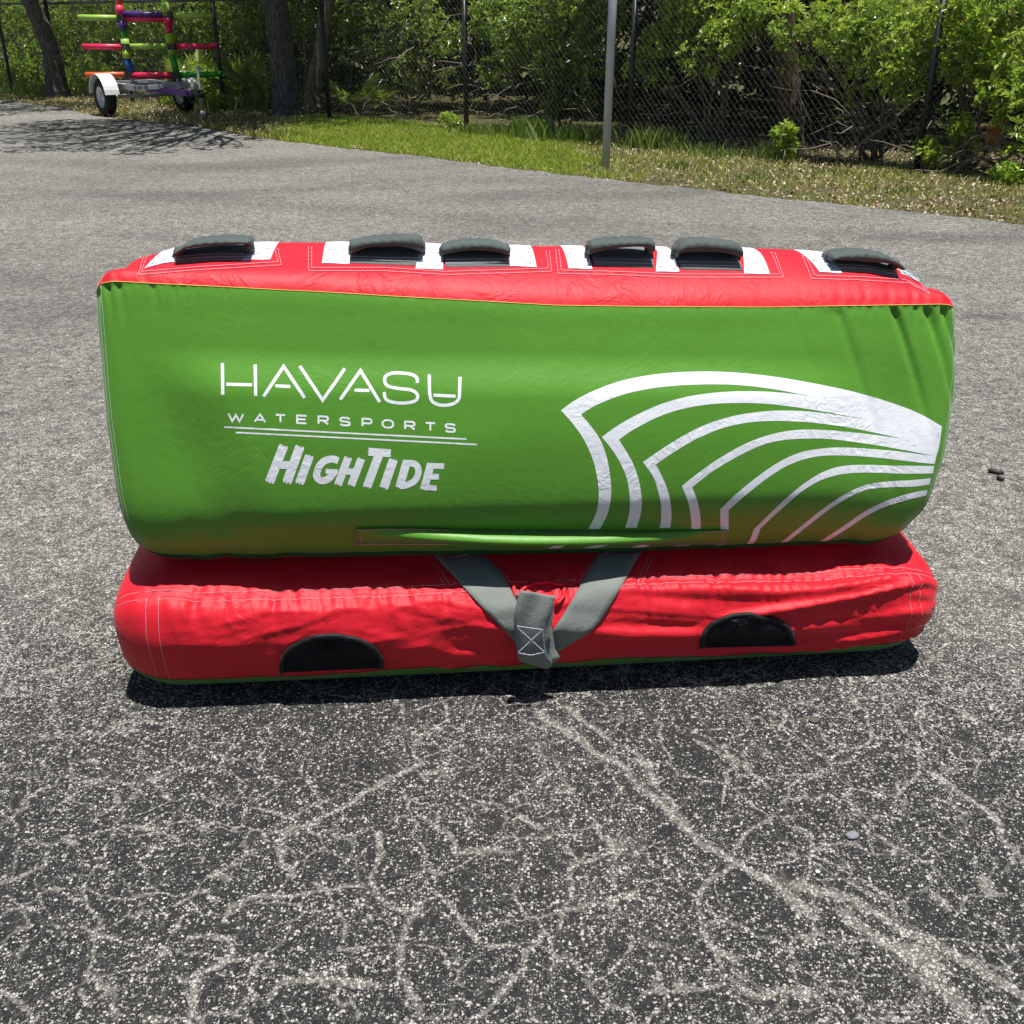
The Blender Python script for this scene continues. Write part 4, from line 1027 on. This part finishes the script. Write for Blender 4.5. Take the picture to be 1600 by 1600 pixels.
# low yellow-green weeds along the left fence
for i, (px, py, bk, r, lab) in enumerate([(30,128,.5,.35,'low yellow-green weeds by the leftmost fence post'), (130,118,.5,.38,'low yellow-green weeds behind the leaning oak trunk'), (385,140,.4,.30,'low yellow-green weeds left of the second oak'), (300,150,.3,.25,'low yellow-green weeds behind the trailer tongue')]):
    c = px_at(px, py, bk); shrub('weed_clump', (c.x, c.y, -.01), [(c.x-.3, c.y, .20, r, .26), (c.x+.3, c.y+.1, .24, r, .28), (c.x, c.y+.3, .35, r, .35)], 420, 6, .10, 'leaf_bright', lab, 'weeds', 40+i, stem_r=.008)
for i, (px, py, bk, r, lab) in enumerate([(1450,232,-.05,.10,'small leafy sprig at the foot of the rightmost fence post'), (1500,195,.05,.13,'leafy sprig above the brush pile at the right'), (1225,205,-.10,.10,'young leafy plant at the fence foot before the brown trunk'), (1570,285,-.25,.13,'low leafy sprig at the far right verge edge'), (700,190,.2,.14,'small leafy weed in the shade left of the metal pole')]):
    c = px_at(px, py, bk); shrub('leafy_sprig', (c.x, c.y, -.01), [(c.x, c.y, max(.08, c.z), r, r*.8), (c.x+r*.6, c.y, max(.06, c.z*.6), r*.8, r*.6)], 70, 7, .075, 'leaf_bright', lab, 'sprig', 60+i, stem_r=.006)

# dark thicket behind everything
def thicket():
    rng = np.random.default_rng(99); n = 19000
    s = rng.uniform(-20, 12, n); back = 2.6+rng.gamma(1.5, .9, n); z = rng.uniform(0, 3.0, n)
    x = s+back*.86/1.319; y = fy(s)+back*1/1.319
    P = np.stack([x, y, z], -1); P += .5*np.stack([vnoise(s*2, z*2, 1), vnoise(s*2, z*2, 2), vnoise(s*2, z*2, 3)], -1)
    A = np.tile(np.array([-.4, -.6, .6]), (n, 1))+rng.normal(size=(n, 3))*.5; A /= np.linalg.norm(A, axis=1, keepdims=True)
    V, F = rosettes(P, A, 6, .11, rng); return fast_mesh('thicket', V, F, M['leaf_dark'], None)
th_ = thicket(); set_tags(th_, 'dark dense mass of undergrowth behind the shrubs and fence', 'undergrowth', None, 'stuff')
def far_wood():
    rng = np.random.default_rng(98); n = 9000
    s = rng.uniform(-24, 14, n); back = 6+rng.uniform(0, 3, n); z = rng.uniform(-.2, 5.5, n)
    x = s+back*.86/1.319; y = fy(s)+back*1/1.319; A = np.tile(np.array([-.3, -.5, .5]), (n, 1))+rng.normal(size=(n, 3))*.4; A /= np.linalg.norm(A, axis=1, keepdims=True)
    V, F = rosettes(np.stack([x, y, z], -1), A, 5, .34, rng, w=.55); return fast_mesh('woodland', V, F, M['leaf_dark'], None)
fw = far_wood(); set_tags(fw, 'shaded woodland closing the view behind the undergrowth', 'woodland', None, 'stuff')

# ------------------------------------------------------------------ trees
def tree(name, label, base_, trunk_pts, rads, clumps, n, size, mat, barkm, seed, group=None, leafs=6, shell=.2):
    rng = np.random.default_rng(seed); o = empty(name, base_, label, 'tree', group)
    m = MB(); pts = []
    tp = [Vector(p) for p in trunk_pts]; sp = []
    for i in range(len(tp)-1):
        p0, p1, p2, p3 = tp[max(0, i-1)], tp[i], tp[i+1], tp[min(len(tp)-1, i+2)]
        for q in range(6):
            t = q/6; sp.append((.5*((2*p1)+(p2-p0)*t+(2*p0-5*p1+4*p2-p3)*t*t+(3*p1-p0-3*p2+p3)*t**3), rads[i]+(rads[i+1]-rads[i])*t))
    sp.append((tp[-1], rads[-1])); m.tube([p for p, r in sp], [r*(1+.06*math.sin(i*2.1)) for i, (p, r) in enumerate(sp)], 14)
    m.build('trunk', M[barkm], o, True)
    lm = MB(); top = tp[-1]
    for c in clumps:
        st = sp[len(sp)-1-int(rng.integers(0, max(1, len(sp)//3)))][0]; q = limb(lm, st, c[:3], rads[-1]*.7, .02, .04, rng, 6, 6)
        for _ in range(4):
            d = Vector(rng.normal(size=3)).normalized(); limb(lm, q[4], Vector(c[:3])+d*c[3]*.8, .03, .008, .05, rng, 4, 4)
    lm.build('limb', M[barkm], o, True)
    P, A = clump_points(clumps, n, rng, .8, shell); V, F = rosettes(P, A, leafs, size, rng); fast_mesh('crown', V, F, M[mat], o)
    return o
b1 = ground(92, 152); 
def tp_at(px, py, Y): p = at_depth(px, py, Y); return (p.x, p.y, p.z)
T1 = [tp_at(92,154,b1.y), tp_at(88,130,b1.y), tp_at(80,80,b1.y), tp_at(58,25,b1.y), tp_at(35,-25,b1.y-.2), tp_at(10,-75,b1.y-.4)]
tree('oak_tree', 'leaning grey oak trunk left of the colourful rack trailer', T1[0], T1, [.27, .20, .17, .155, .14, .12],
     [(-9.5, 20, 4.2, 1.4, .8), (-7.6, 18.6, 4.0, 1.3, .7), (-8.6, 17.2, 3.8, 1.2, .5), (-6.4, 20.8, 4.4, 1.0, .8), (-11, 18.6, 4.3, 1.5, .8), (-8.5, 21.5, 5, 1.5, .9), (-10.5, 22.5, 4.6, 1.5, .9)], 3200, .15, 'leaf_mid', 'bark', 201)
b2 = ground(450, 181); Y2 = b2.y
T2 = [tp_at(451,183,Y2), tp_at(447,165,Y2), tp_at(443,110,Y2), tp_at(436,50,Y2), tp_at(430,5,Y2), tp_at(424,-40,Y2), tp_at(420,-90,Y2)]
tree('oak_tree', 'upright grey oak trunk right of the colourful rack trailer', T2[0], T2, [.29, .22, .19, .175, .185, .15, .12],
     [(-4.6, 14.6, 3.6, .75, .35), (-5.6, 14.2, 3.5, .7, .3), (-3.7, 14.4, 3.7, .65, .35), (-3.3, 15.2, 3.7, .8, .5), (-5.2, 13.2, 3.4, .6, .25), (-4.2, 13.4, 3.4, .55, .25), (-6.5, 13.9, 3.4, .45, .2), (-6.0, 15.2, 3.6, .9, .5), (-4.6, 16.0, 4.0, 1.1, .7), (-2.8, 16.4, 4.2, 1.2, .7), (-4.0, 17.6, 4.4, 1.5, .9), (-2.4, 14.9, 3.8, .5, .3), (-4.5, 12.5, 3.3, .6, .25), (-5.3, 12.2, 3.2, .45, .2), (-3.7, 12.9, 3.4, .55, .25), (-4.0, 11.9, 3.2, .35, .2), (-5.9, 13.1, 3.3, .5, .2), (-2.9, 13.6, 3.5, .5, .25), (-3.2, 12.4, 3.3, .35, .18)], 4600, .13, 'leaf_mid', 'bark', 202)
p3 = px_at(490, 158, .8); Y3 = p3.y
T3 = [tp_at(488,168,Y3), tp_at(490,140,Y3), tp_at(500,80,Y3), tp_at(509,20,Y3), tp_at(516,-40,Y3), tp_at(520,-120,Y3)]
tree('woodland_tree', 'slim pale trunk behind the fence just right of the second oak', T3[0], T3, [.16, .12, .10, .092, .09, .08],
     [(p3.x+.8, p3.y+1.2, 4.0, 1.3, .9), (p3.x+2.2, p3.y+.5, 3.8, 1.2, .8), (p3.x+1.4, p3.y-.1, 3.6, .7, .5), (p3.x-.8, p3.y+2.3, 4.3, 1.3, 1.0)], 2600, .15, 'leaf_mid', 'bark_pale', 203)
p4 = px_at(1236, 225, .75); Y4 = p4.y
T4 = [tp_at(1240,250,Y4), tp_at(1238,205,Y4), tp_at(1232,140,Y4), tp_at(1228,60,Y4), tp_at(1225,-30,Y4), tp_at(1222,-160,Y4)]
tree('woodland_tree', 'thick brown trunk in the dark hollow behind the chain-link mesh', T4[0], T4, [.12, .125, .13, .115, .11, .09],
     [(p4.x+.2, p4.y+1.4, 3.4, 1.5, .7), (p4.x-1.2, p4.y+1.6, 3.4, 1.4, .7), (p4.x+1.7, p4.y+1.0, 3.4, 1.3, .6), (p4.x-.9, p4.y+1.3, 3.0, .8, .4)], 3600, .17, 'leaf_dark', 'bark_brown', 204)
for i, (s, bk, lab) in enumerate([(-10.5, 4.6, 'dim slender trunk far left in the wood behind the fence'), (-6.8, 4.6, 'dim trunk in the wood behind the rack trailer'), (-1.2, 3.6, 'dark trunk deep in the wood left of the metal pole'), (1.3, 3.6, 'dark trunk deep in the wood right of the metal pole'), (5.0, 3.8, 'dark trunk at the far right in the wood')]):
    x = s+bk*.652; y = fy(s)+bk*.758
    tree('woodland_tree', lab, (x, y, 0), [(x, y, -.05), (x+.05, y, .8), (x, y+.05, 1.8), (x+.1, y, 2.8)], [.11, .085, .075, .06],
         [(x, y-.2, 3.3, 1.5, .7), (x+1.5, y-.7, 3.3, 1.2, .7), (x-1.3, y+.8, 3.4, 1.5, .7), (x+.2, y+1.5, 3.6, 1.6, .9), (x+1.5, y+.6, 3.5, 1.4, .8), (x-.6, y-.9, 3.3, .9, .5)], 2600, .19, 'leaf_dark', 'bark_brown', 210+i, 'trees in the wood')

# ------------------------------------------------------------------ palmettos, grass tufts, verge
def palmetto(px, py, bk, label, seed, nf=9, s=.55):
    rng = np.random.default_rng(seed); c = px_at(px, py, bk); o = empty('palmetto', (c.x, c.y, -.01), label, 'palmetto'); b = Vector((c.x, c.y, 0)); st = MB()
    for i in range(nf):
        an = rng.uniform(0, 2*math.pi); tilt = rng.uniform(.25, 1.1); hub = b+Vector((math.cos(an)*math.sin(tilt), math.sin(an)*math.sin(tilt), math.cos(tilt)))*rng.uniform(.45, .9)*s*1.3
        st.tube([b, b.lerp(hub, .5)+Vector((0, 0, .04)), hub], [.008, .006, .005], 4)
        ax = (hub-b).normalized(); side = ax.cross(Vector((0, 0, 1))).normalized(); nrm = side.cross(ax); V = []; F = []
        for k in range(17):
            a = (k/16-.5)*math.radians(215); d = ax*math.cos(a)+side*math.sin(a); L = s*(.62+.12*rng.random())*(1-.25*abs(a)/2)
            wv = (nrm.cross(d))*.018; t = hub+d*L+Vector((0, 0, -.10*L)); mid = hub+d*L*.55+nrm*.01; q = len(V)
            V += [tuple(hub), tuple(mid-wv), tuple(t), tuple(mid+wv)]; F += [(q, q+1, q+2), (q, q+2, q+3)]
        mesh_obj('frond', V, F, M['palm'], o)
    st.build('frond_stalk', M['twig'], o)
palmetto(395, 120, .7, 'fan-leaved palmetto behind the fence left of the second oak', 1, 11, .62)
palmetto(300, 130, .8, 'fan-leaved palmetto behind the trailer tongue', 2, 10, .60)
palmetto(560, 150, .7, 'shaded fan-leaved palmetto right of the slim pale trunk', 3, 8, .45)

def blades(P, h, w, rng, lean=.45):
    n = len(P); an = rng.uniform(0, 2*np.pi, n); S = np.stack([np.cos(an), np.sin(an), np.zeros(n)], -1)
    an2 = rng.uniform(0, 2*np.pi, n); Ld = np.stack([np.cos(an2), np.sin(an2), np.zeros(n)], -1)*rng.uniform(0, lean, (n, 1))*h[:, None]
    up_ = np.array([0, 0, 1.])*h[:, None]; w = w[:, None]
    V = np.stack([P-S*w*.5, P+S*w*.5, P+up_*.6+Ld*.45+S*w*.38, P+up_*.95+Ld*1.1], 1).reshape(-1, 3); i = np.arange(n)*4
    return V, np.concatenate([np.stack([i, i+1, i+2], -1), np.stack([i, i+2, i+3], -1)])
def verge_points(n, rng, x0, x1, ext=.5):
    x = rng.uniform(x0, x1, n*2); y0 = edge_y(x)+.02; y1 = fy(x)+ext; y = y0+(y1-y0)*rng.uniform(0, 1, n*2)
    keep = rng.uniform(0, 1, n*2) < np.clip((y1-y0)/4.0, .1, 1); return np.stack([x, y, np.full_like(x, -.012)], -1)[keep][:n]
rng = np.random.default_rng(5)
P = verge_points(185000, rng, -13, 7.5); x, y = P[:, 0], P[:, 1]
de = y-edge_y(x); green = sstep(1.5, .2, x+.5*vnoise(x*1.5, y*1.5, 3))*sstep(-3.6, -2.6, x)
shade_l = sstep(-2.6, -3.4, x)
den = np.clip(.14+.9*green+.55*fbm(x*2.2, y*2.2, 4, 3)*(1-.5*green)-.10*shade_l, .03, 1)*sstep(-.02, .20+.15*vnoise(x*3, y*3, 8), de)
kp = rng.uniform(0, 1, len(P)) < den; P = P[kp]; gsel = green[kp]+.25*rng.normal(size=len(P)) > .45
for sel, mat, nm, lab in ((gsel, 'grass', 'lawn_grass', 'short bright green lawn grass on the verge left of the metal pole'), (~gsel, 'grass_dry', 'verge_grass', 'thin dry grass on the verge between asphalt and fence')):
    Q = P[sel]; V, F = blades(Q, rng.uniform(.03, .075, len(Q)), rng.uniform(.006, .012, len(Q)), rng, .9)
    o = fast_mesh(nm, V, F, M[mat], None); set_tags(o, lab, 'grass', None, 'stuff')
# leaf litter
P = verge_points(56000, rng, -13, 7.5, 2.2); P[::9, 1] -= .25*rng.random(len(P[::9]))**2; P[:, 2] += np.where(P[:, 1] < edge_y(P[:, 0])+.1, .012, 0); x, y = P[:, 0], P[:, 1]
dn = np.clip(.35+.5*sstep(.3, 1.6, x)+.35*sstep(-3, -4, x)+.6*fbm(x*1.7, y*1.7, 14, 2)-.25*(sstep(1.0, .2, x)*sstep(-3.6, -2.8, x)), .04, 1); P = P[rng.uniform(0, 1, len(P)) < dn]
P[:, 2] += rng.uniform(.004, .03, len(P)); A = rng.normal(size=(len(P), 3))*.8+np.array([0, 0, .6]); A /= np.linalg.norm(A, axis=1, keepdims=True)
V, F = rosettes(P, A, 1, .042, rng, spread=1.4, w=.5); o = fast_mesh('leaf_litter', V, F, M['litter'], None); set_tags(o, 'scattered tan and brown fallen leaves over the verge', 'leaf litter', None, 'stuff')
def tuft(px, py, r, h, n, label, seed, mat='tuft'):
    rg = np.random.default_rng(seed); c = ground(px, py); n = int(n)
    P = np.stack([c.x+rg.normal(size=n)*r, c.y+rg.normal(size=n)*r*.6, np.full(n, -.012)], -1); V, F = blades(P, rg.uniform(.5, 1.0, n)*h, rg.uniform(.008, .016, n), rg, .55)
    e_ = empty('grass_tuft', (c.x, c.y, -.012), label, 'grass tuft'); fast_mesh('blades', V, F, M[mat], e_)["kind"] = 'stuff'; return e_
for a in [(835,218,.20,.34,300,'tall grass tuft at the fence foot left of the metal pole',1), (900,222,.22,.26,260,'tall grass tuft touching the left side of the metal pole foot',2), (1025,232,.18,.30,320,'tall blue-green grass tuft beside the fence post right of the metal pole',3),
          (1080,238,.20,.17,200,'short grass tuft right of the tall blue-green tuft',4), (1130,246,.16,.14,150,'small grass tuft left of the dark hollow',5), (1215,248,.15,.22,180,'grass tuft at the foot of the brown trunk',6), (760,212,.2,.22,200,'grass tuft under the fence at mid lawn',7),
          (350,172,.35,.32,300,'shaded tall grass at the trailer jack',8), (405,165,.35,.34,300,'sunlit tall grass left of the second oak trunk',9), (60,148,.6,.32,350,'rank grass at the foot of the far left fence',10), (595,196,.25,.16,200,'dry grass tuft right of the slim pale trunk',11),
          (1060,262,.10,.10,120,'little green tuft on the dry verge right of the metal pole',12), (1300,272,.09,.09,100,'little green tuft on the dry verge before the hollow',13), (1185,280,.12,.08,120,'flat green tuft near the asphalt edge right of the metal pole',14), (1400,300,.12,.07,120,'flat green tuft near the asphalt edge at the right',15)]: tuft(*a)

# dead brush
def branch(pts, r, label, seed):
    rg = np.random.default_rng(seed); m = MB(); P = [px_at(*p) for p in pts]; P = [Vector((p.x, p.y, max(.01, p.z))) for p in P]
    m.tube(P, [r*(1-.6*i/(len(P)-1)) for i in range(len(P))], 6)
    for k in range(3):
        q = P[int(rg.integers(1, len(P)))]; limb(m, q, q+Vector((rg.normal()*.25, rg.normal()*.1, abs(rg.normal())*.25)), r*.4, r*.15, .05, rg, 3, 4)
    return set_tags(m.build('dead_branch', M['wood_grey'], None, True), label, 'branch')
branch([(1030,140,.3),(1060,135,.3),(1100,112,.3),(1145,80,.35)], .010, 'thin bare curved branch under the drooping sprays right of the pole', 1)
branch([(1320,260,.1),(1345,225,.15),(1370,205,.2),(1400,190,.2)], .016, 'bare forked branch leaning behind the mesh left of the rightmost post', 2)
branch([(1295,205,.3),(1308,240,.2),(1325,262,.1)], .016, 'short grey stub branch at the bottom of the dark hollow', 3)
branch([(1490,270,.0),(1530,235,.1),(1570,222,.15),(1610,230,.2)], .022, 'thick pale dead branch lying on the brush pile at the far right', 4)
branch([(1510,200,.2),(1545,160,.3),(1520,130,.4),(1480,100,.5)], .010, 'slim pale twig rising from the brush pile at the far right', 5)
branch([(1000,178,.5),(1040,180,.5),(1060,176,.5)], .014, 'pale fallen stick in the shade right of the fence post', 6)
branch([(1170,154,.9),(1215,157,.9),(1240,150,1.0)], .014, 'pale fallen stick left of the brown trunk', 7)
branch([(350,45,.2),(330,35,.3),(365,15,.3),(400,0,.3)], .010, 'pale thin branch above the trailer tongue', 8)
rg = np.random.default_rng(77); m = MB()
for k in range(120):
    px = rg.uniform(1440, 1620); py = rg.uniform(215, 285); p = px_at(px, py, rg.uniform(-.1, .5)); p.z = max(.02, p.z)
    d = Vector((rg.normal()*.3, rg.normal()*.15, rg.normal()*.16)); q = p+d; q.z = max(.01, q.z); limb(m, p, q, .006, .002, .06, rg, 4, 4)
set_tags(m.build('brush_pile', M['wood_grey'], None, True), 'tangled pile of dead grey twigs at the far right fence foot', 'brush pile', None, 'stuff')
m = MB()
for k in range(260):
    px = rg.uniform(560, 1440); py = rg.uniform(20, 250); p = px_at(px, py, rg.uniform(.5, 2.0)); p.z = max(.02, p.z)
    d = Vector((rg.normal()*.35, rg.normal()*.2, rg.normal()*.3)); q = p+d; q.z = max(.01, q.z); limb(m, p, q, .007, .002, .05, rg, 4, 4)
set_tags(m.build('undergrowth_twigs', M['wood_grey'], None, True), 'bare tangled twigs in the shade behind the chain-link mesh', 'twigs', None, 'stuff')
p = px_at(1551, 213, .05); m = MB(); m.box((p.x, p.y, p.z), (.10, .05, .12), Matrix.Rotation(.35, 3, 'Y') @ Matrix.Rotation(.5, 3, 'Z'))
m.box((p.x-.02, p.y-.01, p.z+.075), (.13, .08, .02), Matrix.Rotation(.15, 3, 'Y') @ Matrix.Rotation(.5, 3, 'Z'))
set_tags(m.build('wooden_block', M['orange_wood'], None), 'orange-brown broken wooden block on the brush pile at the far right', 'wooden block')

# ------------------------------------------------------------------ rack trailer
wl = ground(169, 181); wr = wl+Vector((.755, .656, 0))*1.27
ax = (wr-wl).normalized(); ln = Vector((ax.y, -ax.x, 0)); ctr = (wl+wr)/2; up3 = Vector((0, 0, 1))
R_ = Matrix((ln, ax, up3)).transposed()      # local: x along tongue, y along axle, z up
def TL(x, y, z): return ctr+ln*x+ax*y+up3*z
trailer = empty('rack_trailer', (ctr.x, ctr.y, 0), 'small trailer with a rack of brightly coloured padded pipes parked on the verge', 'trailer')
half = (wr-wl).length/2; WRD = .27
for sgn in (-1, 1):
    c = TL(0, sgn*half, WRD); m = MB()
    m.lathe(c, ax, [(-.075, .155), (-.085, .19), (-.085, .235), (-.065, .262), (-.03, WRD), (.03, WRD), (.065, .262), (.085, .235), (.085, .19), (.075, .155)], 28)
    w = m.build('wheel', M['tyre'], trailer, True)
    m = MB(); m.lathe(c, ax, [(-.072, .158), (-.055, .145), (-.035, .13), (-.03, .06), (-.045, .05), (-.05, .001)], 24); m.lathe(c, ax, [(.072, .158), (.05, .14), (.03, .12), (.03, .001)], 24)
    for k in range(5):
        a = 2*math.pi*k/5; m.lathe(c+ln*(.085*math.cos(a))+up3*(.085*math.sin(a)), ax, [(-.05, .001), (-.05, .012), (-.03, .013)], 8)
    m.build('rim', M['rim'], w, True)
    m = MB(); n = 14; vs_ = []; fs = []      # fender: curved strip with a flat skirt
    for k in range(n+1):
        a = math.radians(5+170*k/n)
        for yy, rr in ((-.11, .30), (-.115, .315), (.11, .315), (.11, .30)): vs_.append(tuple(c+ax*yy+ln*(rr*1.02*math.cos(a))+up3*(rr*math.sin(a)+.02)))
    for k in range(n):
        for q in range(4): fs.append((k*4+q, k*4+(q+1) % 4, k*4+4+(q+1) % 4, k*4+4+q))
    m.add(vs_, fs); m.build('fender', M['white_paint'], trailer, False)
m = MB(); m.tube([TL(0, -half, WRD), TL(0, half, WRD)], .025, 8); m.build('axle', M['galv'], trailer, True)
m = MB()
for yy in (-.42, .42): m.box(TL(-.05, yy, .42), (1.5, .05, .08), R_)
for xx in (-.78, .05, .70): m.box(TL(xx, 0, .425), (.05, .79, .06), R_)
m.build('frame', M['galv'], trailer)
m = MB(); m.box(TL(.95, 0, .372), (1.6, .08, .08), R_); m.build('tongue', M['violet'], trailer)
m = MB(); m.box(TL(1.86, 0, .40), (.22, .07, .06), R_); m.tube([TL(1.93, 0, .36), TL(2.02, 0, .37), TL(2.08, 0, .40)], [.04, .045, .02], 8); m.tube([TL(1.6, -.05, .40), TL(1.8, -.07, .25), TL(1.95, -.06, .30)], .012, 5); m.build('coupler', M['dark_metal'], trailer)
jb = ground(318, 184); m = MB(); m.tube([jb+up3*.06, jb+up3*.72], .022, 10); m.tube([jb+up3*.66, jb+up3*.70+ax*.14], .010, 6); m.lathe(jb+up3*.05, ax, [(-.025, .001), (-.025, .05), (.025, .05), (.025, .001)], 14)
m.build('jack', M['galv'], trailer, True)
m = MB(); m.box(TL(-.78, -.42, .36), (.03, .10, .08), R_); m.build('tail_light', M['orange'], trailer)
# coloured rack: a plane of two uprights and three rails
YA = ctr.y-.15
def rk(px, py, dx=0): return at_depth(px, py, YA)
def pipe(pts, r, mat): m = MB(); m.tube([rk(*p) for p in pts], r, 12); return m.build('padded_pipe', M[mat], trailer, True)
for pts, r, mat in [([(184,-60),(184,-14)], .052, 'lime'), ([(184.5,-12),(186,7)], .052, 'orange'), ([(186,8),(188,25)], .060, 'pink'), ([(191,33),(193,46)], .068, 'purple'), ([(193,46.5),(195,60)], .050, 'kelly'), ([(195,60.5),(198,78)], .066, 'lime'), ([(198,78.5),(199,91)], .066, 'yellowgreen'), ([(199,91.5),(205,113)], .052, 'blue'),
                    ([(255,-60),(257,4)], .052, 'lime'), ([(257,4.5),(262,25)], .068, 'lime'), ([(262,28),(263,40)], .072, 'pink'), ([(263,40.5),(265,52)], .048, 'pink'), ([(265,52.5),(267,68)], .070, 'yellowgreen'), ([(267,68.5),(269,85)], .064, 'lime'), ([(269,85.5),(276,114)], .052, 'kelly'),
                    ([(123,27),(188,28.5)], .042, 'lime'), ([(191,22),(260,23.5)], .042, 'purple'), ([(196,29.5),(258,31)], .038, 'pink'), ([(271,23.5),(333,25)], .042, 'lime'),
                    ([(129,72.5),(198,73.5)], .042, 'pink'), ([(200,72.5),(267,72)], .042, 'lime'), ([(277,72.5),(339,72)], .042, 'pink'),
                    ([(134,117),(202,116.5)], .042, 'orange'), ([(203,118.5),(273,117.5)], .050, 'pink'), ([(279,117.5),(346,115.5)], .042, 'kelly')]: pipe(pts, r, mat)
for px, py in ((190,28), (264,24), (198.5,73), (269,73), (276,118), (202,117)):
    m = MB(); p = rk(px, py); m.box(p, (.11, .13, .085)); m.build('rack_clamp', M['dark_metal'], trailer)
for px in (205, 276):
    m = MB()
    p = rk(px, 113); q = Vector((p.x, p.y, .45)); m.tube([p, q, q+(TL(0, 0, .45)-q)*.35], .035, 8); m.build('rack_foot', M['galv'], trailer)
